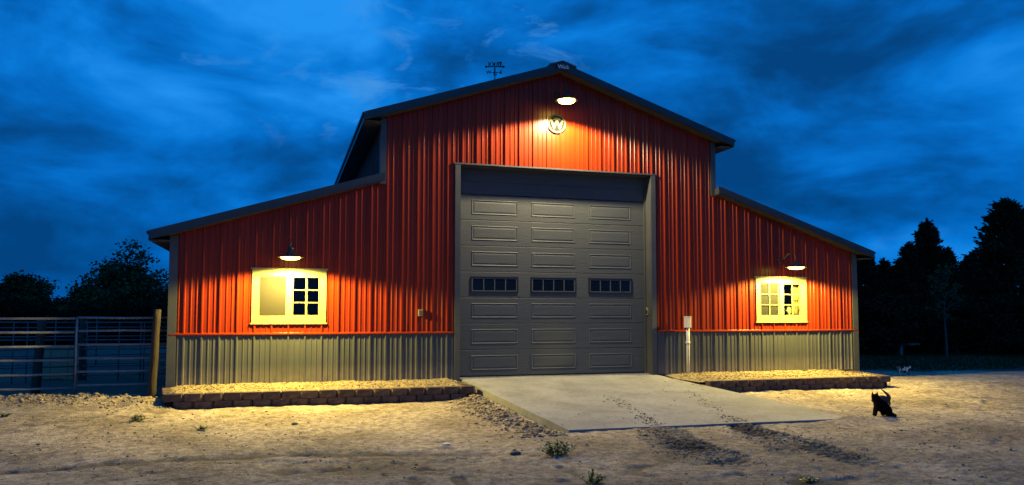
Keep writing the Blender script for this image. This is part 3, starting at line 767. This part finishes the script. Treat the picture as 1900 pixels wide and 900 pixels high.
flat('vane_arrow', [(.21, 1.555), (.29, 1.60), (.21, 1.645)])
flat('vane_tail', [(-.27, 1.555), (-.21, 1.585), (-.21, 1.615), (-.27, 1.645)])
for k in range(3):
    x = -.15 + k * .115
    flat('vane_figure', [(x - .05, 1.612), (x - .028, 1.612), (x + .002, 1.652), (x + .03, 1.612), (x + .055, 1.612), (x + .022, 1.67), (x + .055, 1.73), (x + .03, 1.73), (x + .002, 1.69), (x - .026, 1.73), (x - .05, 1.73), (x - .018, 1.67)])
flat('vane_figure', [(.14, 1.612), (.175, 1.612), (.195, 1.73), (.17, 1.745), (.09, 1.73), (.07, 1.705), (.14, 1.70)])
for a in (0, 90):
    o = MB().box(-.16, .16, -.006, .006, 1.43, 1.446).build('cardinal_arm', VM, vt); o.rotation_euler = (0, 0, R_(a - 17))
for a, ch in ((0, 'E'), (90, 'N'), (180, 'W'), (270, 'S')):
    me = text_mesh(ch, .13, .005, .004); me.materials.clear(); me.materials.append(VM)
    r = R_(a - 17); link('cardinal_letter', me, vt, (math.cos(r) * .17, math.sin(r) * .17, 1.438), (R_(90), 0, R_(-17)))

# ------------------------------------------------------------------ plants on the sill of the right window
def sill_plant(x, h, spread, label, m, pm_):
    t_ = thing('potted_plant', label, 'plant', (x, .17, WZ0 + .066), group='plants on the window sill')
    MB().lathe([(0, 0), (.035, 0), (.048, .07), (.052, .072), (.052, .085), (.044, .085), (.040, .07), (0, .068)], 14).build('pot', pm_, t_, True)
    mb = MB(); r = random.Random(int(x * 100))
    for k in range(26):
        a = r.uniform(0, 6.28); l = r.uniform(.5, 1) * h; sp = r.uniform(.2, 1) * spread
        p1 = Vector((math.cos(a) * sp * .5, math.sin(a) * sp * .35, .07 + l * .7)); p2 = Vector((math.cos(a) * sp, math.sin(a) * sp * .6, .07 + l)); w = Vector((-math.sin(a), math.cos(a), 0)) * .018
        mb.quad((0, 0, .07), tuple(p1 - w), tuple(p2), tuple(p1 + w))
    mb.build('leaves', m, t_)
PL = mat('sill_leaf', (.28, .33, .14), .6, (.46, .48, .24), 20); POT = mat('pot_clay', (.45, .30, .18), .8, (.55, .38, .24), 9); FLW = mat('sill_flower', (.60, .52, .38), .7, (.72, .62, .42), 14)
sill_plant(5.02, .16, .10, 'small leafy pot plant behind the screened left half of the right window', PL, POT)
sill_plant(5.24, .20, .12, 'pale flowering pot plant near the middle bar of the right window', FLW, POT)
sill_plant(5.58, .17, .11, 'low pale pot plant left in the dark right half of the right window', FLW, POT)
sill_plant(5.80, .22, .12, 'taller leafy pot plant next to the yellow curtain', PL, POT)

# ------------------------------------------------------------------ loose clods and stones
def scatter(name, label, pts, smin, smax, m, seed, squash=.65):
    r = np.random.default_rng(seed); n = len(pts)
    g = (1 + 5 ** .5) / 2
    ico = np.array([(-1, g, 0), (1, g, 0), (-1, -g, 0), (1, -g, 0), (0, -1, g), (0, 1, g), (0, -1, -g), (0, 1, -g), (g, 0, -1), (g, 0, 1), (-g, 0, -1), (-g, 0, 1)]) / math.hypot(1, g)
    fi = np.array([(0, 11, 5), (0, 5, 1), (0, 1, 7), (0, 7, 10), (0, 10, 11), (1, 5, 9), (5, 11, 4), (11, 10, 2), (10, 7, 6), (7, 1, 8), (3, 9, 4), (3, 4, 2), (3, 2, 6), (3, 6, 8), (3, 8, 9), (4, 9, 5), (2, 4, 11), (6, 2, 10), (8, 6, 7), (9, 8, 1)])
    s = smin * (smax / smin) ** (r.random(n) ** 2.2)
    jit = r.uniform(.45, 1.45, (n, 12, 1)); a = r.uniform(0, 6.28, n); ca, sa = np.cos(a)[:, None], np.sin(a)[:, None]
    V = ico[None] * jit; el = r.uniform(.7, 1.5, (n, 1))
    X = V[..., 0] * el; Y = V[..., 1] / el; Z = V[..., 2] * squash
    V = np.stack([(X * ca - Y * sa) * s[:, None] + pts[:, 0:1], (X * sa + Y * ca) * s[:, None] + pts[:, 1:2], Z * s[:, None] + pts[:, 2:3] + s[:, None] * .3], -1).reshape(-1, 3)
    F = (fi[None] + (np.arange(n) * 12)[:, None, None]).reshape(-1, 3)
    return tag(link(name, np_mesh(name, V, F, m)), label, 'dirt', kind='stuff')
def onground(x, y): return np.stack([x, y, terrain(x, y)[0]], -1)
CL = mat('clod', (.15, .12, .088), .95, (.33, .27, .20), 4, .8, 60)
CLD = mat('damp_clod', (.10, .08, .06), .95, (.19, .155, .115), 6, .5, 60)
n = 2600; y = rng.uniform(-5.3, -1.2, n); x = slab_left(y) - .12 - np.abs(rng.normal(0, .28, n)); P1 = onground(x, y)
n = 3800; x = rng.uniform(-12.5, -7.7, n); y = rng.normal(.15, .33, n); P2 = onground(x, y)
n = 320; P2b = onground(rng.normal(-7.75, .3, n), rng.normal(-.85, .5, n))
n = 2600; x = rng.uniform(-10, 9.5, n); y = rng.uniform(-9.3, -1.7, n); k = (x < slab_left(y)) | (x > slab_right(y)) | (y < -5.3); P3 = onground(x[k], y[k])
scatter('dirt_clods', 'loose dry clods of dirt strewn over the yard', np.concatenate([P1, P2, P2b]), .004, .040, CL, 3)
n = 3600; x = rng.uniform(-10, 9.5, n); y = rng.uniform(-9.4, -1.7, n); k = ((x < slab_left(y)) | (x > slab_right(y)) | (y < -5.3)) & (vn(x, y, .9, 97) + .5 * vn(x, y, 3, 98) > .62); P4 = onground(x[k], y[k])
scatter('soil_crumbs', 'dark crumbs of soil and bark lying on the sand', P4, .004, .022, CLD, 8, .5)
scatter('small_stones', 'small pebbles and crumbs of soil across the yard', P3, .003, .014, CL, 4)
pts = []
for p, q, w, kk in TRACKS:
    n = int(520 * kk); s_ = rng.uniform(.0, .8, n); o_ = rng.normal(0, w * .75, n); dx, dy = q[0] - p[0], q[1] - p[1]; Ln = math.hypot(dx, dy)
    pts.append(onground(p[0] + dx * s_ - dy / Ln * o_, p[1] + dy * s_ + dx / Ln * o_))
scatter('track_clods', 'dark damp crumbs thrown up in the tractor tracks', np.concatenate(pts), .004, .018, CLD, 5)
pts = []
for (xa, ya, xb, yb, n, wd) in ((-.30, -5.0, .05, -2.4, 210, .08), (1.05, -5.0, 1.35, -3.3, 90, .07), (1.45, -3.3, 1.72, -2.2, 60, .07), (-1.6, -4.9, 2.8, -.5, 90, .6), (-.42, -5.05, -.2, -4.3, 120, .10), (.95, -5.1, 1.1, -4.6, 90, .12)):
    s_ = rng.random(n); x = xa + (xb - xa) * s_ + rng.normal(0, wd, n); y = ya + (yb - ya) * s_ + rng.normal(0, .1, n); y = np.clip(y, -5.0, .1)
    x = np.clip(x, slab_left(y) + .05, slab_right(y) - .05); pts.append(np.stack([x, y, slab_z(y)], -1))
scatter('ramp_crumbs', 'crumbs of soil dropped by tyres on the concrete ramp', np.concatenate(pts), .004, .020, CLD, 6, .4)

ws = bmesh.new(); bmesh.ops.create_icosphere(ws, subdivisions=2, radius=.042)
for v in ws.verts: v.co = Vector((v.co.x * 1.25, v.co.y * 1.1, v.co.z * .42)) * random.uniform(.88, 1.1)
me = bpy.data.meshes.new('white_stone'); ws.to_mesh(me); ws.free(); me.materials.append(mat('stone_white', (.74, .68, .50), .8, (.82, .77, .60), 20))
tag(link('white_stone', me, None, (-3.53, -5.45, gz(-3.53, -5.45) + .010)), 'small white stone lying alone on the sand left of the ramp', 'stone')
for (x, y, s, lb) in ((-2.86, -6.25, .05, 'dark stone on the sand just left of the big weed'), (-5.35, -3.25, .035, 'small dark stone on the sand before the middle of the left bed')):
    bs = bmesh.new(); bmesh.ops.create_icosphere(bs, subdivisions=2, radius=s)
    for v in bs.verts: v.co = Vector((v.co.x * 1.4, v.co.y, v.co.z * .6)) * random.uniform(.85, 1.1)
    me = bpy.data.meshes.new('dark_stone'); bs.to_mesh(me); bs.free(); me.materials.append(mat('stone_dark', (.06, .055, .05), .85, (.10, .095, .09), 20))
    tag(link('dark_stone', me, None, (x, y, gz(x, y) + s * .3)), lb, 'stone')

# ------------------------------------------------------------------ weeds
def weed(x, y, w, h, n, label, seed):
    r = random.Random(seed); z = gz(x, y)
    t_ = thing('weed', label, 'weed', (x, y, z - .01))
    mb = MB(); st = MB()
    for k in range(max(5, n // 14)):
        a = r.uniform(0, 6.28); rr = r.random() ** .6 * w; tip = Vector((math.cos(a) * rr, math.sin(a) * rr * .8, h * r.uniform(.5, 1) * (1.15 - .5 * rr / w)))
        base = Vector((math.cos(a) * rr * .3, math.sin(a) * rr * .3, 0)); mid = base.lerp(tip, .5) + Vector((0, 0, h * .08))
        st.tube([tuple(base), tuple(mid), tuple(tip)], [.004, .003, .0015], 5, False)
        for q in range(14):
            u = r.uniform(.1, 1); p = base.lerp(mid, u * 2) if u < .5 else mid.lerp(tip, u * 2 - 1)
            b_ = r.uniform(0, 6.28); l = r.uniform(.022, .05) * (1 + w); d = Vector((math.cos(b_), math.sin(b_), r.uniform(-.1, .9))).normalized() * l; sd = d.cross(Vector((0, 0, 1))).normalized() * l * .28
            mb.quad(tuple(p), tuple(p + d * .5 + sd), tuple(p + d), tuple(p + d * .5 - sd))
    st.build('stems', WEEDM, t_); mb.build('leaves', WEEDM, t_)
weed(-2.45, -6.55, .27, .19, 420, 'bushy green weed at the front left corner of the concrete ramp', 1)
weed(-7.60, -2.50, .17, .11, 160, 'green weed on the sand below the left end of the raised bed', 2)
weed(-6.62, -3.38, .10, .08, 110, 'small low weed on the sand beneath the lit window', 3)
weed(-2.60, -7.98, .15, .13, 170, 'weed at the bottom edge straight below the bushy weed', 4)
weed(-9.55, -1.76, .13, .08, 110, 'low weed at the far left edge of the yard', 5)
weed(-.50, -8.45, .12, .07, 90, 'weed at the bottom edge between the tractor tracks', 6)

# ------------------------------------------------------------------ cats
def skin_body(name, nodes, edges, m, parent, sub=2):
    me = bpy.data.meshes.new(name); me.from_pydata([n[:3] for n in nodes], edges, []); me.materials.append(m)
    o = link(name, me, parent); sk = o.modifiers.new('skin', 'SKIN'); sk.use_smooth_shade = True
    for i, n in enumerate(nodes):
        d = me.skin_vertices[0].data[i]; d.radius = (n[3], n[3]); d.use_root = (i == 0)
    ss = o.modifiers.new('subdivision', 'SUBSURF'); ss.levels = sub; ss.render_levels = sub
    return o
def ear(mb, c, up, out, h, w):
    c = Vector(c); n = 8; up = Vector(up).normalized(); side = Vector(out).normalized(); dep = up.cross(side)
    i = len(mb.v)
    for k in range(n):
        t_ = 2 * math.pi * k / n; mb.v.append(tuple(c + side * math.cos(t_) * w + dep * math.sin(t_) * w * .45))
    mb.v.append(tuple(c + up * h))
    for k in range(n): mb.f.append((i + k, i + (k + 1) % n, i + n))
    return mb
FURB = mat('black_fur', (.0025, .0023, .0023), .9, (.005, .0045, .0045), 30, .3, 200, spec=.05)
FURG = mat('grey_fur', (.022, .025, .028), .9, (.045, .05, .054), 25, .4, 160, spec=.1)
yaw_img = R_(-16.7)          # image-right direction on the ground
bc = thing('black_cat', 'black cat sitting upright on the sand with its ears raised', 'cat', (3.84, -4.76, gz(3.84, -4.76) - .004), yaw_img)
N = [(.066, 0, .105, .110), (.018, 0, .175, .100), (-.040, 0, .225, .086), (-.078, 0, .272, .056), (-.098, .004, .325, .080), (-.104, .060, .312, .038),
     (-.072, -.034, .160, .042), (-.104, -.034, .085, .026), (-.112, -.034, .024, .024), (-.140, -.038, .018, .020),
     (-.066, .034, .160, .042), (-.098, .034, .085, .026), (-.106, .034, .024, .024), (-.132, .038, .018, .020),
     (.088, -.072, .070, .066), (.060, -.092, .028, .034), (.030, -.092, .022, .024),
     (.088, .072, .070, .066), (.060, .092, .028, .034), (.030, .092, .022, .024),
     (.125, -.005, .052, .050), (.165, -.020, .030, .034), (.190, -.060, .024, .026), (.180, -.11, .020, .018)]
Eg = [(0, 1), (1, 2), (2, 3), (3, 4), (4, 5), (2, 6), (6, 7), (7, 8), (8, 9), (2, 10), (10, 11), (11, 12), (12, 13), (0, 14), (14, 15), (15, 16), (0, 17), (17, 18), (18, 19), (0, 20), (20, 21), (21, 22), (22, 23)]
body = skin_body('body', N, Eg, FURB, bc)
for sx in (-1, 1): ear(MB(), (-.100 + sx * .030, .0, .330), (sx * .20, 0, 1), (1, 0, 0), .078, .030).build('ear', FURB, bc, True)

gc = thing('grey_cat', 'grey cat walking behind the black cat, only its raised tail and rump showing', 'cat', (4.78, -3.70, gz(4.78, -3.70) - .004), yaw_img)
N = [(.125, 0, .135, .060), (.040, 0, .150, .055), (-.035, 0, .145, .050), (-.080, 0, .125, .036), (-.112, 0, .098, .042), (-.150, 0, .078, .022),
     (-.060, -.03, .080, .022), (-.070, -.03, .015, .016), (-.085, -.03, .012, .013), (-.045, .03, .080, .022), (-.035, .03, .015, .016), (-.05, .03, .012, .013),
     (.135, -.035, .085, .032), (.165, -.035, .045, .016), (.150, -.035, .012, .014), (.110, .035, .085, .032), (.130, .035, .045, .016), (.105, .035, .012, .014),
     (.175, 0, .150, .034), (.140, 0, .205, .028), (.085, 0, .255, .017), (.025, 0, .305, .008)]
Eg = [(0, 1), (1, 2), (2, 3), (3, 4), (4, 5), (2, 6), (6, 7), (7, 8), (2, 9), (9, 10), (10, 11), (0, 12), (12, 13), (13, 14), (0, 15), (15, 16), (16, 17), (0, 18), (18, 19), (19, 20), (20, 21)]
skin_body('body', N, Eg, FURG, gc)
for sy in (-1, 1): ear(MB(), (-.104, sy * .026, .120), (0, sy * .3, 1), (0, 1, 0), .042, .017).build('ear', FURG, gc, True)

CAL = bpy.data.materials.new('calico_fur'); CAL.use_nodes = True
t = CAL.node_tree; b = t.nodes['Principled BSDF']; b.inputs['Roughness'].default_value = .85
tc = t.nodes.new('ShaderNodeTexCoord')
ca = ramp(tn(9.5, 1).outputs[0], .50, (.70, .66, .58), .53, (.020, .014, .010)).outputs[0]
cb = ramp(tn(6.3, 1).outputs[0], .57, (0, 0, 0), .60, (1, 1, 1)).outputs[0]
t.links.new(mixc(cb, ca, (.30, .12, .03)), b.inputs['Base Color'])
cc = thing('calico_cat', 'small calico cat walking on the sand beyond the right raised bed', 'cat', (9.50, .66, gz(9.50, .66) - .004), yaw_img)
N = [(-.110, 0, .185, .056), (-.030, 0, .185, .054), (.060, 0, .185, .052), (.110, 0, .205, .040), (.150, 0, .225, .044), (.188, 0, .212, .022),
     (.065, -.03, .110, .024), (.095, -.03, .055, .016), (.135, -.03, .012, .015), (.050, .03, .110, .024), (.035, .03, .055, .016), (.045, .03, .012, .015),
     (-.115, -.035, .120, .032), (-.150, -.035, .065, .017), (-.125, -.035, .012, .015), (-.095, .035, .120, .032), (-.075, .035, .065, .017), (-.055, .035, .012, .015),
     (-.160, 0, .215, .020), (-.195, 0, .255, .016), (-.185, 0, .300, .014), (-.150, 0, .310, .010)]
skin_body('body', N, Eg, CAL, cc)
for sy in (-1, 1): ear(MB(), (.142, sy * .026, .256), (0, sy * .3, 1), (0, 1, 0), .042, .018).build('ear', CAL, cc, True)

# ------------------------------------------------------------------ trees
def rot_frames(n, r):
    d = r.normal(size=(n, 3)); d /= np.linalg.norm(d, axis=1, keepdims=True); e_ = r.normal(size=(n, 3)); e_ -= d * (d * e_).sum(1, keepdims=True); e_ /= np.linalg.norm(e_, axis=1, keepdims=True); return d, e_
def leaves(pts, dirs, l, w, r):
    n = len(pts); d, e_ = rot_frames(n, r)
    if dirs is not None:
        d = d * .7 + dirs; d /= np.linalg.norm(d, axis=1, keepdims=True); e_ -= d * (d * e_).sum(1, keepdims=True); e_ /= np.linalg.norm(e_, axis=1, keepdims=True)
    L_n = (l * r.uniform(.6, 1.3, n))[:, None]; W_n = L_n * w
    V = np.stack([pts, pts + d * L_n * .5 + e_ * W_n, pts + d * L_n, pts + d * L_n * .5 - e_ * W_n], 1).reshape(-1, 3)
    return V, np.arange(4 * n).reshape(-1, 4)
def cedar_mesh(seed, H, Wd, nb=330, per=54):
    r = np.random.default_rng(seed); P = []; D = []; lim = MB()
    lim.tube([(0, 0, -.3), (.02, .01, H * .4), (0, 0, H * .95)], [.035 * H ** .9, .02 * H ** .9, .006], 8)
    for k in range(nb):
        h = .03 + .96 * r.random() ** 1.45; a = r.uniform(0, 6.283)
        env = Wd * (1 - h) ** 1.12 * (1 + .35 * math.sin(a * 2 + seed) * (1 - h) + .25 * math.sin(a * 3 + h * 9 + seed)) * (.35 + .65 * min(1, h / .12)) + .10
        ln = env * r.uniform(.55, 1.18); up = r.uniform(.15, .75) if h > .35 else r.uniform(-.1, .45)
        d = np.array([math.cos(a), math.sin(a), up]); d /= np.linalg.norm(d); b0 = np.array([0, 0, h * H])
        u = np.sqrt(r.random(per)); q = b0 + d * (u * ln)[:, None]; q[:, 2] += .12 * ln * u ** 2
        spread = (.05 + .13 * ln * (1.05 - u))[:, None]
        q = q + r.normal(size=(per, 3)) * spread
        P.append(q); D.append(np.repeat(d[None] + np.array([0, 0, .35]), per, 0))
        if k % 4 == 0: lim.tube([tuple(b0), tuple(b0 + d * ln * .75)], [.018, .006], 4, False)
    # leader
    u = r.random(70); q = np.stack([r.normal(0, .04, 70), r.normal(0, .04, 70), H * (.9 + .13 * u)], -1); P.append(q); D.append(np.tile([0, 0, 1.2], (70, 1)))
    V, F = leaves(np.concatenate(P), np.concatenate(D), .14, .22, r)
    return np_mesh('crown', V, F, CEDAR), lim.mesh('trunk', BARK)
def broad_mesh(seed, H, Wd, m, nl=15, sub=9, per=90, leaf=.13, low=.12, bark=BARK, tk=1.0):
    r = np.random.default_rng(seed); lim = MB(); P = []
    lim.tube([(0, 0, -.3), (.03, .02, H * .2), (.0, .05, H * .5), (.04, 0, H * .82)], [.028 * H * tk, .022 * H * tk, .014 * H * tk, .004 * H * tk], 9)
    for k in range(nl):
        h0 = H * (low + .5 * k / nl); a = k * 2.4 + r.uniform(-.4, .4); el = .25 + .95 * (k / nl) + r.uniform(-.15, .2)
        ln = Wd * (1.0 - .35 * k / nl) * r.uniform(.75, 1.2)
        d = np.array([math.cos(a) * math.cos(el), math.sin(a) * math.cos(el), math.sin(el)])
        b0 = np.array([0, 0, h0]); tip = b0 + d * ln; tip[2] = min(tip[2], H); mid = (b0 + tip) / 2 + r.normal(0, .06 * Wd, 3) + np.array([0, 0, -.05 * Wd])
        lim.tube([tuple(b0), tuple(mid), tuple(tip)], [.010 * H, .006 * H, .002 * H], 6, False)
        for j in range(sub):
            u = r.uniform(.3, 1.05); p = b0 + (mid - b0) * u * 2 if u < .5 else mid + (tip - mid) * (u * 2 - 1)
            c = p + r.normal(0, .13 * Wd, 3) + np.array([0, 0, .04 * Wd]); sg = r.uniform(.06, .13) * Wd
            lim.tube([tuple(p), tuple(c)], [.003 * H, .0015 * H], 4, False)
            q = c + r.normal(size=(per, 3)) * sg * np.array([1.15, 1.15, .8]); P.append(q)
    P = np.concatenate(P); P = P[P[:, 2] > .05]
    V, F = leaves(P, None, leaf, .36, r)
    return np_mesh('crown', V, F, m), lim.mesh('trunk', bark)
def tree(name, label, cat, meshes, x, y, s=(1, 1, 1), rz=0, group=None):
    o = thing(name, label, cat, (x, y, float(base_h(x, y)) - .02), rz, group); o.scale = s
    link('crown', meshes[0], o); link('trunk', meshes[1], o); return o
CED = [cedar_mesh(11, 5.0, 1.75), cedar_mesh(12, 5.0, 1.55), cedar_mesh(13, 5.0, 2.0)]
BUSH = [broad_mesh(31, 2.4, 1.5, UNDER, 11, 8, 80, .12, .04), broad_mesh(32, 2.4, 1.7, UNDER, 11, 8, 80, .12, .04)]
BROAD = [broad_mesh(21, 5.4, 2.35, LEAF, 20, 11, 62, .17, .06), broad_mesh(22, 4.4, 1.7, LEAF, 18, 10, 95, .16, .05)]
GR = 'cedars along the right edge of the yard'
for i, (x, y, h, w, v, lb) in enumerate([
        (18.7, 12.2, 4.1, 1.15, 2, 'dark cedar whose top shows just right of the barn roof edge'),
        (21.7, 14.4, 4.15, 1.2, 0, 'low dark cedar between the roof edge and the twin-peaked cedars'),
        (21.3, 12.5, 4.75, .95, 1, 'dark cedar with a blunt top left of the tall pointed cedar'),
        (22.9, 13.0, 5.85, 1.05, 0, 'tall pointed cedar with a spiky leader right of the barn'),
        (20.3, 14.6, 4.5, 1.1, 1, 'half hidden cedar filling the gap behind the blunt-topped cedar'),
        (24.3, 14.2, 4.75, 1.2, 2, 'half hidden cedar behind the dip of the right treeline'),
        (19.9, 11.6, 3.9, 1.2, 0, 'short cedar in front of the low cedars right of the barn'),
        (22.1, 11.2, 4.35, 1.0, 2, 'dark cedar just right of the tall pointed cedar'),
        (26.5, 14.0, 4.5, 1.2, 0, 'low dark cedar in the dip of the right treeline'),
        (25.6, 12.2, 5.15, 1.0, 1, 'dark cedar leaning on the left flank of the tallest cedar'),
        (24.6, 10.4, 6.5, 1.25, 2, 'tallest bushy cedar near the right edge of the picture'),
        (26.3, 11.0, 6.2, 1.2, 1, 'tall cedar cut by the right edge of the picture'),
        (27.2, 10.7, 5.5, 1.2, 2, 'cedar at the very edge right of the tallest cedars')]):
    s = h / 5.05; w *= 1.12; tree('cedar_tree', lb, 'tree', CED[v], x, y, (s * w, s * w, s), i * 1.3, GR)
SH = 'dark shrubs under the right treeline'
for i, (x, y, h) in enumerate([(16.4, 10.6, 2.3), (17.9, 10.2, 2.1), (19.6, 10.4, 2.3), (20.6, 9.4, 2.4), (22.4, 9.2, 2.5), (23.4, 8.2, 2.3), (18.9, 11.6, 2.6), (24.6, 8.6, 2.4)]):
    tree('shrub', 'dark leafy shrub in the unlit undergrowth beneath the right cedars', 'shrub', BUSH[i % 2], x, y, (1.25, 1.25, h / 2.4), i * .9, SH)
GL = 'trees beyond the pen on the left'
for i, (x, y, h, w, ms, lb) in enumerate([
        (-18.7, 30.7, 4.5, 1.15, BROAD[1], 'dense dark round-topped tree at the left edge'),
        (-20.9, 33.4, 4.1, 1.3, BROAD[1], 'dark tree cut by the left edge of the picture'),
        (-14.1, 31.4, 5.5, 1.22, BROAD[0], 'broad airy tree with loose branches left of the barn eave'),
        (-15.2, 29.4, 3.6, 1.2, BROAD[1], 'low dark tree under the left side of the airy tree'),
        (-12.6, 34.2, 3.9, 1.0, BROAD[0], 'smaller tree half hidden by the barn corner'),
        (-12.9, 31.0, 3.4, 1.2, BROAD[1], 'low dark tree under the right side of the airy tree'),
        (-11.0, 34.9, 3.8, 1.1, BROAD[1], 'dark tree peeking out beside the barn corner post')]):
    H0 = 5.4 if ms is BROAD[0] else 4.4; s = h / H0 / 1.02
    tree('broadleaf_tree', lb, 'tree', ms, x, y, (s * w, s * w, s), i * 1.7, GL)
for i, (x, y, h) in enumerate([(-18.2, 35.8, 2.6), (-16.9, 33.5, 2.4), (-16.4, 30.2, 2.2), (-17.5, 28.3, 2.2), (-14.4, 28.0, 2.2), (-19.4, 28.4, 2.3), (-12.6, 28.6, 2.3), (-11.4, 29.5, 2.4), (-21.3, 29.5, 2.4), (-15.6, 34.0, 2.6)]):
    tree('shrub', 'dark bushy shrub in the hedge beyond the corral on the left', 'shrub', BUSH[i % 2], x, y, (1.35, 1.35, h / 2.4), i * 1.1, 'hedge shrubs beyond the corral')
sap = broad_mesh(41, 3.4, .8, LEAF, 9, 5, 22, .10, .45, PALEBARK, .5)
tree('sapling', 'thin young tree with a pale trunk on the dark lawn', 'tree', sap, 17.49, 6.95, (1, 1, .95), .4)

# low bench at the far right
bn = thing('bench', 'low plank bench on the dark lawn before the cedars', 'bench', (17.9, 9.6, float(base_h(17.9, 9.6))), yaw_img)
GW = mat('grey_wood', (.20, .19, .17), .85, (.30, .28, .25), 6, .4, 14, stretch=(.5, 4, 4))
for y in (-.15, .0, .15): MB().box(-.72, .72, y - .068, y + .068, .42, .46).build('plank', GW, bn)
MB().box(-.06, .06, -.16, .16, -.05, .42).build('pedestal', GW, bn); MB().box(-.6, .6, -.03, .03, .36, .419).build('beam', GW, bn)

# lawn grass at the right
n = 42000; gx_ = 9.5 + 26 * rng.random(n); gy_ = 1.5 + 13 * rng.random(n) ** 1.1
keep = gy_ > 3.2 - .17 * (gx_ - 9.5) + .8 * (vn(gx_, gy_, .7, 91) - .5); gx_, gy_ = gx_[keep], gy_[keep]; n = len(gx_)
z_ = terrain(gx_, gy_, False)[0]; a = rng.uniform(0, 6.28, n); hh = rng.uniform(.04, .11, n); w_ = rng.uniform(.012, .03, n); ln_ = rng.normal(0, .04, (n, 2))
V = np.stack([np.stack([gx_ - np.cos(a) * w_, gy_ - np.sin(a) * w_, z_ - .03], -1), np.stack([gx_ + np.cos(a) * w_, gy_ + np.sin(a) * w_, z_ - .03], -1), np.stack([gx_ + ln_[:, 0], gy_ + ln_[:, 1], z_ + hh], -1)], 1).reshape(-1, 3)
tag(link('grass', np_mesh('grass', V, np.arange(3 * n).reshape(-1, 3), GRASSM)), 'short dark grass of the lawn beyond the barn', 'grass', kind='stuff')
